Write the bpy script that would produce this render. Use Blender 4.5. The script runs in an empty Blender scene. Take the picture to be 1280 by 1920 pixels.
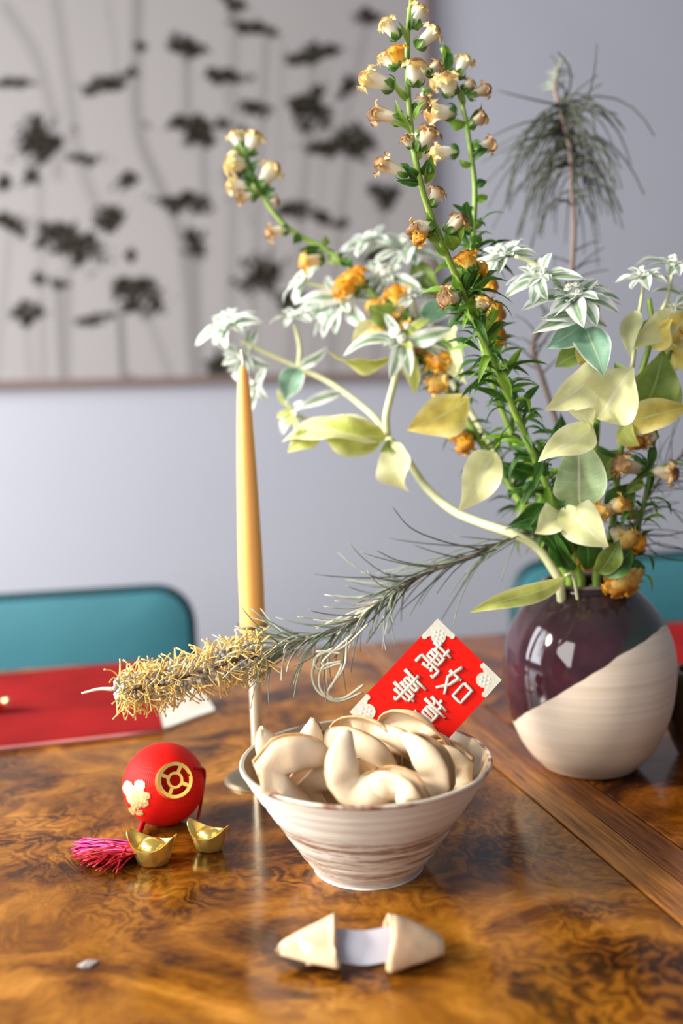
import bpy, math, random
import numpy as np
from mathutils import Vector, Matrix, Quaternion, noise

random.seed(7)
SC = bpy.context.scene
COL = SC.collection
PI = math.pi
# ------------------------------------------------------------------ camera
FPX = 1867.0                       # focal length in pixels of a 1280x1920 frame (35 mm on a 24x36 frame)
TZ = 0.75                          # table top height
PITCH, ROLL, CAMH = math.radians(6.0), 0.03, 0.319
CPOS = Vector((0, 0, TZ + CAMH))
_f = Vector((0, math.cos(PITCH), -math.sin(PITCH)))
_r0, _u0 = Vector((1, 0, 0)), Vector((0, math.sin(PITCH), math.cos(PITCH)))
CR = math.cos(ROLL) * _r0 - math.sin(ROLL) * _u0
CU = math.sin(ROLL) * _r0 + math.cos(ROLL) * _u0
cam = bpy.data.cameras.new('camera'); cam_o = bpy.data.objects.new('camera', cam); COL.objects.link(cam_o)
cam.sensor_fit = 'VERTICAL'; cam.sensor_height = 36.0; cam.sensor_width = 24.0
cam.lens = FPX / 1920 * 36.0
cam.clip_start = 0.02
M3 = Matrix((CR, CU, -_f)).transposed()
cam_o.matrix_world = Matrix.Translation(CPOS) @ M3.to_4x4()
cam.dof.use_dof = True; cam.dof.focus_distance = 0.715; cam.dof.aperture_fstop = 2.4; cam.dof.aperture_blades = 9
SC.camera = cam_o

# ------------------------------------------------------------------ light and exposure
SC.view_settings.view_transform = 'Standard'; SC.view_settings.look = 'None'
SC.view_settings.gamma = 1.0; SC.view_settings.use_curve_mapping = False
SC.view_settings.exposure = 0.16
W = bpy.data.worlds.new('room_daylight'); SC.world = W; W.use_nodes = True
W.node_tree.nodes['Background'].inputs[0].default_value = (0.80, 0.86, 1.0, 1)
W.node_tree.nodes['Background'].inputs[1].default_value = 0.30

def area(name, loc, target, sx, sy, power, color):
    l = bpy.data.lights.new(name, 'AREA'); l.shape = 'RECTANGLE'; l.size = sx; l.size_y = sy
    l.energy = power; l.color = color
    o = bpy.data.objects.new(name, l); COL.objects.link(o); o.location = loc
    o.rotation_euler = (Vector(target) - Vector(loc)).to_track_quat('-Z', 'Y').to_euler()
    return o
sun = bpy.data.lights.new('sun', 'SUN'); sun.energy = 3.8; sun.angle = math.radians(9); sun.color = (1.0, 0.90, 0.76)
sun_o = bpy.data.objects.new('sun', sun); COL.objects.link(sun_o)
sun_o.rotation_euler = Vector((0.90, 0.20, -0.50)).to_track_quat('-Z', 'Y').to_euler()
area('window_light', (-1.7, 0.85, 1.45), (0.2, 1.1, 0.9), 1.0, 1.2, 52, (0.93, 0.96, 1.0))
area('side_window_light', (-1.25, -0.55, 1.55), (0.1, 0.75, 0.8), 0.8, 1.1, 27, (1.0, 0.96, 0.9))

# ------------------------------------------------------------------ geometry helpers
def ray(x, y): return _f + (x - 640) / FPX * CR - (y - 960) / FPX * CU
def P(x, y, Z): return CPOS + Z * ray(x, y)
def T(x, y, z=0.0):
    d = ray(x, y); return CPOS + d * ((TZ + z - CPOS.z) / d.z)
def proj(q):
    q = q - CPOS; Z = q.dot(_f); return 640 + FPX * q.dot(CR) / Z, 960 - FPX * q.dot(CU) / Z
def px(n, Z): return n * Z / FPX

class MB:
    def __init__(s): s.v = []; s.f = []; s.u = []
    def add(s, v, f, u=None):
        b = len(s.v); s.v += [Vector(p) for p in v]
        s.f += [tuple(i + b for i in q) for q in f]
        s.u += list(u) if u else [(0, 0)] * len(v)
        return s
    def box(s, c, sx, sy, sz, R=None):
        c = Vector(c); vs = []
        for x in (-1, 1):
            for y in (-1, 1):
                for z in (-1, 1):
                    p = Vector((x * sx / 2, y * sy / 2, z * sz / 2)); vs.append(c + (R @ p if R else p))
        return s.add(vs, [(0, 1, 3, 2), (4, 6, 7, 5), (0, 4, 5, 1), (2, 3, 7, 6), (0, 2, 6, 4), (1, 5, 7, 3)])
    def build(s, name, mat, parent=None, smooth=True, stuff=False, bevel=0, auto=None):
        root = parent
        while root is not None and root.parent is not None: root = root.parent
        off = root.location if root is not None else Vector((0, 0, 0))
        me = bpy.data.meshes.new(name)
        me.from_pydata([tuple(p - off) for p in s.v], [], s.f); 
        uvl = me.uv_layers.new(name='UVMap')
        li = np.empty(len(me.loops), dtype=np.int32); me.loops.foreach_get('vertex_index', li)
        uvl.data.foreach_set('uv', np.array(s.u, dtype=np.float32)[li].ravel())
        me.materials.append(mat)
        if smooth: me.polygons.foreach_set('use_smooth', [True] * len(me.polygons))
        me.update()
        o = bpy.data.objects.new(name, me); COL.objects.link(o); o.parent = parent
        if stuff: o['kind'] = 'stuff'
        if bevel:
            m = o.modifiers.new('bevel', 'BEVEL'); m.width = bevel; m.segments = 2; m.limit_method = 'ANGLE'
        if auto is not None:
            m = o.modifiers.new('edge', 'EDGE_SPLIT'); m.split_angle = math.radians(auto)
        return o

def thing(name, label, cat, loc, group=None):
    o = bpy.data.objects.new(name, None); COL.objects.link(o); o.location = loc; o.empty_display_size = 0.02
    o['label'] = label; o['category'] = cat
    if group: o['group'] = group
    return o
def tag(o, label, cat, group=None):
    o['label'] = label; o['category'] = cat
    if group: o['group'] = group
    return o
def struct(o): o['kind'] = 'structure'; return o

def catmull(pts, n=6):
    pts = [Vector(p) for p in pts]
    if len(pts) < 3:
        return [pts[0].lerp(pts[-1], i / n) for i in range(n + 1)]
    q = [pts[0] * 2 - pts[1]] + pts + [pts[-1] * 2 - pts[-2]]
    out = []
    for i in range(1, len(q) - 2):
        a, b, c, d = q[i - 1:i + 3]
        for k in range(n):
            t = k / n
            out.append(0.5 * ((2 * b) + (c - a) * t + (2 * a - 5 * b + 4 * c - d) * t * t + (3 * b - a - 3 * c + d) * t ** 3))
    out.append(pts[-1]); return out

def tube(mb, path, r, n=8, flat=1.0):
    """r: number, list or function of t; closed ends"""
    m = len(path); rings = []; uv = []
    tan = [(path[min(i + 1, m - 1)] - path[max(i - 1, 0)]).normalized() for i in range(m)]
    side = tan[0].orthogonal().normalized()
    for i in range(m):
        t = i / (m - 1)
        side = (side - tan[i] * side.dot(tan[i])); side = side.normalized() if side.length > 1e-9 else tan[i].orthogonal().normalized()
        up = tan[i].cross(side)
        rr = r(t) if callable(r) else (r[i] if isinstance(r, (list, tuple)) else r)
        for k in range(n):
            a = 2 * PI * k / n
            rings.append(path[i] + side * math.cos(a) * rr + up * math.sin(a) * rr * flat); uv.append((k / n, t))
    f = [(i * n + k, i * n + (k + 1) % n, (i + 1) * n + (k + 1) % n, (i + 1) * n + k) for i in range(m - 1) for k in range(n)]
    f.append(tuple(range(n - 1, -1, -1))); f.append(tuple((m - 1) * n + k for k in range(n)))
    return mb.add(rings, f, uv)

def lathe(mb, prof, n=48, c=(0, 0, 0), R=None, wob=None):
    c = Vector(c); v = []; uv = []; m = len(prof)
    for i, (r, z) in enumerate(prof):
        for k in range(n):
            a = 2 * PI * k / n; rr = max(r, 1e-5)
            if wob: rr *= wob(i, a)
            p = Vector((math.cos(a) * rr, math.sin(a) * rr, z)); v.append(c + (R @ p if R else p)); uv.append((k / n, i / (m - 1)))
    f = [(i * n + k, i * n + (k + 1) % n, (i + 1) * n + (k + 1) % n, (i + 1) * n + k) for i in range(m - 1) for k in range(n)]
    return mb.add(v, f, uv)

def smoothprof(pr, n=4):
    return [(p.x, p.y) for p in catmull([Vector((a, b, 0)) for a, b in pr], n)]

def quatto(d):  return Vector(d).to_track_quat('Z', 'Y').to_matrix()
def vdir(r, u, t):   # a direction given as right / up / towards the viewer
    return (CR * r + CU * u - _f * t).normalized()

# ------------------------------------------------------------------ material helpers
def nodes(name):
    m = bpy.data.materials.new(name); m.use_nodes = True
    nt = m.node_tree; return m, nt, nt.nodes['Principled BSDF']
def N(nt, t, **kw):
    n = nt.nodes.new(t)
    for k, v in kw.items(): setattr(n, k, v)
    return n
def setin(n, **kw):
    for k, v in kw.items(): n.inputs[k.replace('_', ' ')].default_value = v
def ramp(nt, fac, stops, interp='LINEAR'):
    r = N(nt, 'ShaderNodeValToRGB'); e = r.color_ramp.elements; r.color_ramp.interpolation = interp
    while len(e) < len(stops): e.new(0.5)
    for el, (p, c) in zip(e, stops): el.position = p; el.color = (*c, 1)
    nt.links.new(fac, r.inputs[0]); return r.outputs[0]
def mixc(nt, fac, a, b, mode='MIX'):
    m = N(nt, 'ShaderNodeMix', data_type='RGBA', blend_type=mode)
    for s, v in ((0, fac), (6, a), (7, b)):
        if hasattr(v, 'links'): nt.links.new(v, m.inputs[s])
        else: m.inputs[s].default_value = v if s == 0 else (*v, 1)
    return m.outputs[2]
def math_(nt, op, a, b=None, c=None):
    m = N(nt, 'ShaderNodeMath', operation=op)
    for i, v in enumerate((a, b, c)):
        if v is None: continue
        if hasattr(v, 'links'): nt.links.new(v, m.inputs[i])
        else: m.inputs[i].default_value = v
    return m.outputs[0]
def coord(nt, which='Object', scale=(1, 1, 1), rot=(0, 0, 0)):
    tc = N(nt, 'ShaderNodeTexCoord'); mp = N(nt, 'ShaderNodeMapping')
    mp.inputs['Scale'].default_value = scale; mp.inputs['Rotation'].default_value = rot
    nt.links.new(tc.outputs[which], mp.inputs[0]); return mp.outputs[0]
def noise_(nt, vec, scale, detail=4, rough=0.5, dist=0.0):
    n = N(nt, 'ShaderNodeTexNoise'); setin(n, Scale=scale, Detail=detail, Roughness=rough, Distortion=dist)
    nt.links.new(vec, n.inputs['Vector']); return n.outputs['Fac']
def bump(nt, bs, h, strength=0.3, dist=0.001):
    b = N(nt, 'ShaderNodeBump'); setin(b, Strength=strength, Distance=dist)
    nt.links.new(h, b.inputs['Height']); nt.links.new(b.outputs[0], bs.inputs['Normal'])
def plain(name, col, rough=0.5, metal=0.0, var=0.12, scale=60, bmp=0.0, sub=0.0, spec=0.5, coat=0.0):
    m, nt, bs = nodes(name); v = coord(nt)
    n = noise_(nt, v, scale, 5, 0.6)
    c = ramp(nt, n, [(0.25, tuple(x * (1 - var) for x in col)), (0.75, tuple(min(1, x * (1 + var)) for x in col))])
    nt.links.new(c, bs.inputs['Base Color']); setin(bs, Roughness=rough, Metallic=metal)
    bs.inputs['Specular IOR Level'].default_value = spec
    bs.inputs['Coat Weight'].default_value = coat
    if sub:
        bs.inputs['Subsurface Weight'].default_value = sub; bs.inputs['Subsurface Radius'].default_value = (0.006, 0.003, 0.0015)
        bs.inputs['Subsurface Scale'].default_value = 1.0
    if bmp: bump(nt, bs, n, bmp, 0.001)
    return m
def translucent(nt, bs, col, amount):
    tr = N(nt, 'ShaderNodeBsdfTranslucent'); mx = N(nt, 'ShaderNodeMixShader'); mx.inputs[0].default_value = amount
    if hasattr(col, 'links'): nt.links.new(col, tr.inputs[0])
    else: tr.inputs[0].default_value = (*col, 1)
    out = nt.nodes['Material Output']
    nt.links.new(bs.outputs[0], mx.inputs[1]); nt.links.new(tr.outputs[0], mx.inputs[2]); nt.links.new(mx.outputs[0], out.inputs[0])
def leafmat(name, centre, margin, rib, m0=0.7, m1=0.85, transl=0.3, var=0.25):
    m, nt, bs = nodes(name)
    tc = N(nt, 'ShaderNodeTexCoord'); sp = N(nt, 'ShaderNodeSeparateXYZ'); nt.links.new(tc.outputs['UV'], sp.inputs[0])
    a = math_(nt, 'MULTIPLY', math_(nt, 'ABSOLUTE', math_(nt, 'SUBTRACT', sp.outputs[0], 0.5)), 2.0)
    n = noise_(nt, coord(nt), 70, 4)
    a2 = math_(nt, 'ADD', a, math_(nt, 'MULTIPLY', math_(nt, 'SUBTRACT', n, 0.5), 0.5))
    c0 = ramp(nt, n, [(0.3, tuple(x * (1 - var) for x in centre)), (0.7, tuple(min(1, x * (1 + var)) for x in centre))])
    mk = N(nt, 'ShaderNodeMapRange'); setin(mk, From_Min=m0, From_Max=m1); nt.links.new(a2, mk.inputs[0])
    c1 = mixc(nt, mk.outputs[0], c0, margin)
    # side veins
    vv = math_(nt, 'FRACT', math_(nt, 'MULTIPLY', math_(nt, 'SUBTRACT', sp.outputs[1], math_(nt, 'MULTIPLY', a, 0.14)), 8.0))
    vein = math_(nt, 'MULTIPLY', math_(nt, 'LESS_THAN', vv, 0.08), 0.18)
    rb = math_(nt, 'MAXIMUM', math_(nt, 'MULTIPLY', math_(nt, 'LESS_THAN', a, 0.055), 0.8), vein)
    c2 = mixc(nt, rb, c1, rib)
    nt.links.new(c2, bs.inputs['Base Color']); setin(bs, Roughness=0.55)
    bump(nt, bs, rb, 0.25, 0.0006)
    translucent(nt, bs, c2, transl); return m
def petalmat(name, stops, transl=0.3):
    m, nt, bs = nodes(name)
    tc = N(nt, 'ShaderNodeTexCoord'); sp = N(nt, 'ShaderNodeSeparateXYZ'); nt.links.new(tc.outputs['UV'], sp.inputs[0])
    n = noise_(nt, coord(nt), 170, 5)
    f = math_(nt, 'ADD', sp.outputs[1], math_(nt, 'MULTIPLY', math_(nt, 'SUBTRACT', n, 0.5), 0.5))
    c = ramp(nt, f, stops); nt.links.new(c, bs.inputs['Base Color']); setin(bs, Roughness=0.6)
    bump(nt, bs, n, 0.5, 0.001); translucent(nt, bs, c, transl); return m

MAT = {}
def build_mats():
    # burl veneer
    def burl(name, tint):
        m, nt, bs = nodes(name); v = coord(nt)
        w = N(nt, 'ShaderNodeTexNoise'); setin(w, Scale=5.0, Detail=3.0, Roughness=0.5, Distortion=0.6); nt.links.new(v, w.inputs['Vector'])
        vm = N(nt, 'ShaderNodeVectorMath', operation='MULTIPLY_ADD'); vm.inputs[1].default_value = (0.17, 0.17, 0.17)
        nt.links.new(w.outputs['Color'], vm.inputs[0]); nt.links.new(v, vm.inputs[2])
        big = noise_(nt, vm.outputs[0], 6.5, 6, 0.52, 2.0)
        fine = noise_(nt, vm.outputs[0], 42, 5, 0.62, 3.0)
        wv = N(nt, 'ShaderNodeTexWave', bands_direction='DIAGONAL'); setin(wv, Scale=26.0, Distortion=16.0, Detail=4.0, Detail_Scale=1.6)
        nt.links.new(vm.outputs[0], wv.inputs['Vector'])
        f = math_(nt, 'ADD', math_(nt, 'MULTIPLY', big, 0.80), math_(nt, 'MULTIPLY', fine, 0.20))
        wm = N(nt, 'ShaderNodeMapRange'); setin(wm, From_Min=0.47, From_Max=0.62, To_Min=0.02, To_Max=0.12); nt.links.new(noise_(nt, v, 8, 2), wm.inputs[0])
        f = math_(nt, 'SUBTRACT', f, math_(nt, 'MULTIPLY', math_(nt, 'SUBTRACT', wv.outputs['Fac'], 0.35), wm.outputs[0]))
        c = ramp(nt, f, [(0.29, (0.010, 0.003, 0.001)), (0.39, (0.055, 0.016, 0.002)), (0.47, (0.16, 0.052, 0.004)), (0.57, (0.30, 0.112, 0.009)), (0.70, (0.52, 0.22, 0.032))])
        c = mixc(nt, 1.0, c, tint, 'MULTIPLY')
        nt.links.new(c, bs.inputs['Base Color']); 
        r = N(nt, 'ShaderNodeMapRange'); setin(r, From_Min=0.3, From_Max=0.7, To_Min=0.11, To_Max=0.20); nt.links.new(noise_(nt, v, 18, 3), r.inputs[0])
        nt.links.new(r.outputs[0], bs.inputs['Roughness']); bs.inputs['Specular IOR Level'].default_value = 0.32
        bump(nt, bs, fine, 0.04, 0.0006); return m
    MAT['burl'] = burl('burl_veneer', (1, 1, 1)); MAT['burl2'] = burl('dark_burl_veneer', (0.75, 0.6, 0.55))
    def grain(name, a, b, rough=0.2):
        m, nt, bs = nodes(name); v0 = coord(nt, 'Object', (1, 1, 1), (0, 0, -math.radians(14.5))); mp2 = N(nt, 'ShaderNodeMapping'); mp2.inputs['Scale'].default_value = (60, 3, 20); nt.links.new(v0, mp2.inputs[0]); v = mp2.outputs[0]
        n = noise_(nt, v, 5, 8, 0.65, 0.6); n2 = noise_(nt, coord(nt), 9, 3)
        f = math_(nt, 'ADD', math_(nt, 'MULTIPLY', n, 0.8), math_(nt, 'MULTIPLY', n2, 0.2))
        c = ramp(nt, f, [(0.36, a), (0.64, b)]); nt.links.new(c, bs.inputs['Base Color']); setin(bs, Roughness=rough)
        bump(nt, bs, n, 0.08, 0.0006); return m
    MAT['plank'] = grain('oak_banding', (0.07, 0.020, 0.004), (0.46, 0.18, 0.035)); MAT['plank2'] = grain('dark_oak_banding', (0.05, 0.013, 0.003), (0.27, 0.085, 0.018))
    MAT['apron'] = grain('walnut', (0.03, 0.012, 0.006), (0.10, 0.045, 0.02), 0.4)
    MAT['wall'] = plain('painted_wall', (0.60, 0.60, 0.655), 0.85, var=0.015, scale=3)
    MAT['floor'] = grain('floor_boards', (0.06, 0.03, 0.015), (0.16, 0.085, 0.04), 0.45)
    MAT['frame'] = plain('frame_wood', (0.25, 0.17, 0.14), 0.6)
    MAT['trim'] = plain('white_trim', (0.75, 0.75, 0.76), 0.5, var=0.02)
    # bowl
    m, nt, bs = nodes('stoneware_bowl'); tc = N(nt, 'ShaderNodeTexCoord'); sp = N(nt, 'ShaderNodeSeparateXYZ'); nt.links.new(tc.outputs['Object'], sp.inputs[0])
    z = sp.outputs[2]
    st = noise_(nt, coord(nt, 'Object', (9, 9, 420)), 1.0, 6, 0.68, 0.5)
    st2 = noise_(nt, coord(nt, 'Object', (55, 55, 800)), 1.0, 5, 0.75, 0.6)
    zm = N(nt, 'ShaderNodeMapRange'); setin(zm, From_Min=0.052, From_Max=0.040); nt.links.new(z, zm.inputs[0])
    zl = N(nt, 'ShaderNodeMapRange'); setin(zl, From_Min=0.0, From_Max=0.020, To_Min=0.35, To_Max=1.0); nt.links.new(z, zl.inputs[0])
    s = math_(nt, 'ADD', math_(nt, 'MULTIPLY', st, 0.6), math_(nt, 'MULTIPLY', st2, 0.45))
    streak = ramp(nt, s, [(0.50, (0, 0, 0)), (0.57, (1, 1, 1))])
    k = math_(nt, 'MULTIPLY', math_(nt, 'MULTIPLY', streak, zm.outputs[0]), zl.outputs[0])
    base = ramp(nt, st, [(0.3, (0.73, 0.69, 0.62)), (0.7, (0.86, 0.83, 0.77))])
    c = mixc(nt, math_(nt, 'MULTIPLY', k, 0.95), base, (0.26, 0.125, 0.055))
    dk = ramp(nt, noise_(nt, coord(nt, 'Object', (24, 24, 520)), 1.2, 4, 0.6, 0.5), [(0.585, (0, 0, 0)), (0.72, (1, 1, 1))])
    c = mixc(nt, math_(nt, 'MULTIPLY', math_(nt, 'MULTIPLY', dk, zm.outputs[0]), 0.7), c, (0.07, 0.035, 0.025))
    nt.links.new(c, bs.inputs['Base Color']); setin(bs, Roughness=0.55)
    bump(nt, bs, st2, 0.35, 0.0012); MAT['bowl'] = m
    m, nt, bs = nodes('bowl_inside_glaze'); n = noise_(nt, coord(nt, 'Object', (8, 8, 120)), 1.2, 5)
    c = ramp(nt, n, [(0.3, (0.28, 0.19, 0.10)), (0.7, (0.47, 0.35, 0.21))]); nt.links.new(c, bs.inputs['Base Color']); setin(bs, Roughness=0.3); bump(nt, bs, n, 0.2, 0.001)
    MAT['bowlin'] = m
    m, nt, bs = nodes('bowl_rim'); n = noise_(nt, coord(nt), 45, 4)
    c = ramp(nt, n, [(0.52, (0.66, 0.58, 0.47)), (0.66, (0.22, 0.10, 0.06))]); nt.links.new(c, bs.inputs['Base Color']); setin(bs, Roughness=0.35); MAT['bowlrim'] = m
    # cookie
    m, nt, bs = nodes('fortune_cookie'); tc = N(nt, 'ShaderNodeTexCoord'); sp = N(nt, 'ShaderNodeSeparateXYZ'); nt.links.new(tc.outputs['UV'], sp.inputs[0])
    n = noise_(nt, coord(nt), 130, 6, 0.6); n2 = noise_(nt, coord(nt), 900, 3)
    f = math_(nt, 'ADD', sp.outputs[1], math_(nt, 'MULTIPLY', math_(nt, 'SUBTRACT', n, 0.5), 0.22))
    c = ramp(nt, f, [(0.0, (0.72, 0.53, 0.34)), (0.25, (0.80, 0.65, 0.46)), (0.84, (0.79, 0.62, 0.42)), (0.95, (0.72, 0.50, 0.28)), (1.0, (0.50, 0.28, 0.12))])
    nt.links.new(c, bs.inputs['Base Color']); setin(bs, Roughness=0.5)
    bs.inputs['Subsurface Weight'].default_value = 0.15; bs.inputs['Subsurface Radius'].default_value = (0.004, 0.002, 0.001); bs.inputs['Subsurface Scale'].default_value = 0.6
    bump(nt, bs, math_(nt, 'ADD', n, math_(nt, 'MULTIPLY', n2, 0.25)), 0.22, 0.0012); MAT['cookie'] = m
    MAT['cookie2'] = plain('broken_cookie_shell', (0.64, 0.46, 0.29), 0.6, var=0.1, scale=120, bmp=0.3, sub=0.15)
    MAT['slip'] = plain('paper_slip', (0.60, 0.62, 0.74), 0.7, var=0.02)
    # gold / brass
    MAT['gold'] = plain('polished_gold', (0.98, 0.70, 0.18), 0.25, 0.88, 0.08, 160, 0.10)
    MAT['foil'] = plain('gold_foil', (0.95, 0.88, 0.72), 0.35, 0.35, 0.10, 300, 0.35)
    MAT['leafgold'] = plain('bright_gold_foil', (0.95, 0.78, 0.38), 0.32, 0.7, 0.12, 300, 0.5)
    MAT['brass'] = plain('pale_brass', (0.88, 0.77, 0.56), 0.38, 0.75, 0.08, 80)
    MAT['pewter'] = plain('aged_brass', (0.42, 0.34, 0.22), 0.38, 1.0, 0.12, 80)
    MAT['red'] = plain('red_card', (0.76, 0.010, 0.004), 0.45, var=0.05, spec=0.2)
    MAT['wax'] = plain('honey_wax', (0.97, 0.53, 0.15), 0.42, var=0.05, scale=20, sub=0.6)
    MAT['wick'] = plain('wick', (0.85, 0.78, 0.66), 0.8)
    m, nt, bs = nodes('red_thread'); tc = N(nt, 'ShaderNodeTexCoord'); sp = N(nt, 'ShaderNodeSeparateXYZ'); nt.links.new(tc.outputs['UV'], sp.inputs[0])
    w = math_(nt, 'SINE', math_(nt, 'MULTIPLY', sp.outputs[1], 2 * PI * 60))
    setin(bs, Base_Color=(0.66, 0.008, 0.005, 1), Roughness=0.55); bs.inputs['Specular IOR Level'].default_value = 0.18
    bump(nt, bs, w, 0.30, 0.0004); MAT['thread'] = m
    MAT['redsilk'] = plain('red_silk', (0.34, 0.004, 0.012), 0.4, var=0.2, scale=200, spec=0.25)
    MAT['hilitesilk'] = plain('red_silk_highlight', (0.58, 0.03, 0.24), 0.3, var=0.2, scale=200)  # magenta stands in for a highlight painted on the red tassel
    MAT['tealvinyl'] = plain('teal_upholstery', (0.055, 0.235, 0.28), 0.5, var=0.10, scale=6)
    MAT['piping'] = plain('dark_teal_piping', (0.008, 0.05, 0.065), 0.5)
    MAT['chairmetal'] = plain('dark_metal', (0.03, 0.03, 0.03), 0.35, 0.8)
    def cloth(name, col, sc=900):
        m, nt, bs = nodes(name); n = noise_(nt, coord(nt), sc, 2); n2 = noise_(nt, coord(nt), 9, 4)
        c = ramp(nt, n2, [(0.3, tuple(x * 0.7 for x in col)), (0.7, tuple(min(1, x * 1.2) for x in col))]); nt.links.new(c, bs.inputs['Base Color']); setin(bs, Roughness=0.85); bs.inputs['Specular IOR Level'].default_value = 0.1; bump(nt, bs, n, 0.3, 0.0006); return m
    MAT['redcloth'] = cloth('red_linen', (0.27, 0.008, 0.008)); MAT['hem'] = cloth('pink_hem', (0.62, 0.22, 0.20)); MAT['greycloth'] = cloth('undyed_linen', (0.58, 0.54, 0.47))
    MAT['darkpot'] = plain('brown_glaze', (0.06, 0.030, 0.012), 0.2, var=0.5, scale=20)
    # plants
    MAT['stem'] = plain('green_stem', (0.23, 0.36, 0.055), 0.5, var=0.3, scale=40)
    MAT['darkstem'] = plain('dark_green_stem', (0.10, 0.19, 0.03), 0.5, var=0.3, scale=40)
    MAT['palestem'] = plain('pale_green_stem', (0.62, 0.64, 0.36), 0.5, var=0.1, scale=40)
    MAT['wood'] = plain('grey_twig', (0.22, 0.16, 0.13), 0.7, var=0.2, scale=90)
    MAT['calyx'] = plain('calyx_green', (0.085, 0.22, 0.025), 0.45, var=0.35, scale=120)
    MAT['cream'] = petalmat('cream_petal', [(0.0, (0.86, 0.88, 0.66)), (0.40, (0.94, 0.92, 0.82)), (0.66, (0.93, 0.86, 0.58)), (0.82, (0.90, 0.72, 0.26)), (0.93, (0.60, 0.34, 0.09)), (1.0, (0.26, 0.12, 0.035))])
    MAT['tan'] = petalmat('withered_petal', [(0.0, (0.90, 0.88, 0.68)), (0.48, (0.90, 0.80, 0.58)), (0.74, (0.66, 0.42, 0.18)), (0.95, (0.20, 0.09, 0.03))])
    MAT['orange'] = petalmat('orange_petal', [(0.0, (0.92, 0.76, 0.34)), (0.4, (0.95, 0.62, 0.08)), (0.85, (0.90, 0.42, 0.02)), (1.05, (0.42, 0.16, 0.02))])
    MAT['peach'] = petalmat('faded_peach_petal', [(0.0, (0.92, 0.84, 0.56)), (0.45, (0.94, 0.80, 0.56)), (0.78, (0.92, 0.62, 0.14)), (1.0, (0.60, 0.28, 0.04))])
    MAT['lf_dark'] = leafmat('dark_narrow_leaf', (0.030, 0.105, 0.012), (0.05, 0.15, 0.015), (0.14, 0.30, 0.05), transl=0.25, var=0.4)
    MAT['lf_bright'] = leafmat('bright_narrow_leaf', (0.17, 0.33, 0.025), (0.22, 0.40, 0.04), (0.28, 0.45, 0.08), transl=0.35)
    MAT['lf_teal'] = leafmat('blue_green_leaf', (0.21, 0.40, 0.27), (0.80, 0.84, 0.74), (0.45, 0.60, 0.42), 0.84, 0.97)
    MAT['lf_white'] = leafmat('white_edged_leaf', (0.27, 0.42, 0.24), (0.90, 0.93, 0.90), (0.50, 0.64, 0.40), 0.22, 0.46, 0.35)
    MAT['lf_pale'] = leafmat('pale_cream_leaf', (0.76, 0.77, 0.38), (0.84, 0.82, 0.52), (0.86, 0.84, 0.58), 0.6, 1.0, 0.35, 0.12)
    MAT['lf_lime'] = leafmat('lime_leaf', (0.54, 0.60, 0.13), (0.76, 0.76, 0.36), (0.70, 0.74, 0.34), 0.6, 1.0, 0.35)
    MAT['lf_yellow'] = leafmat('yellow_leaf', (0.78, 0.64, 0.14), (0.82, 0.74, 0.32), (0.80, 0.74, 0.30), 0.5, 1.0, 0.4)
    MAT['lf_green'] = leafmat('mid_green_leaf', (0.20, 0.30, 0.055), (0.34, 0.42, 0.10), (0.42, 0.50, 0.18), 0.75, 1.0, 0.35)
    MAT['lf_sage'] = leafmat('sage_leaf', (0.36, 0.50, 0.26), (0.55, 0.66, 0.40), (0.80, 0.82, 0.60), 0.86, 1.0, 0.3)
    MAT['floret'] = plain('white_floret', (0.80, 0.82, 0.70), 0.6, var=0.1)
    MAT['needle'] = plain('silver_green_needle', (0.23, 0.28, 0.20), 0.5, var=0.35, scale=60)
    MAT['needle_pale'] = plain('pale_needle', (0.60, 0.58, 0.44), 0.5, var=0.2, scale=60)  # paler needle tint mixed into the front branch
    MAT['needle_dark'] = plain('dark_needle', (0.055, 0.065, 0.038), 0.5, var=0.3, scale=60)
    MAT['style'] = plain('golden_style', (0.90, 0.60, 0.20), 0.5, var=0.25, scale=120)
    MAT['bud'] = plain('woolly_grey_bud', (0.52, 0.50, 0.45), 0.8, var=0.3, scale=200)
build_mats()

# ------------------------------------------------------------------ room
PSI = math.radians(13.0)
WX, WN = Vector((math.cos(PSI), math.sin(PSI), 0)), Vector((-math.sin(PSI), math.cos(PSI), 0))   # along the wall, into the wall
WD = 2.30
RW = Matrix((WX, WN, Vector((0, 0, 1)))).transposed()
def room(x, y, z): return WX * x + WN * y + Vector((0, 0, z))
b = MB(); b.box(room(0.2, WD + 0.06, 1.3), 5.2, 0.12, 2.6, RW); struct(b.build('wall_back', MAT['wall'], smooth=False))
b = MB(); b.box(room(0.2, 0.4, -0.05), 5.2, 3.9, 0.1, RW); struct(b.build('floor', MAT['floor'], smooth=False))
b = MB(); b.box(room(0.2, WD - 0.0075, 0.06), 5.2, 0.015, 0.12, RW); struct(b.build('baseboard_back', MAT['trim'], smooth=False))

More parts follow.
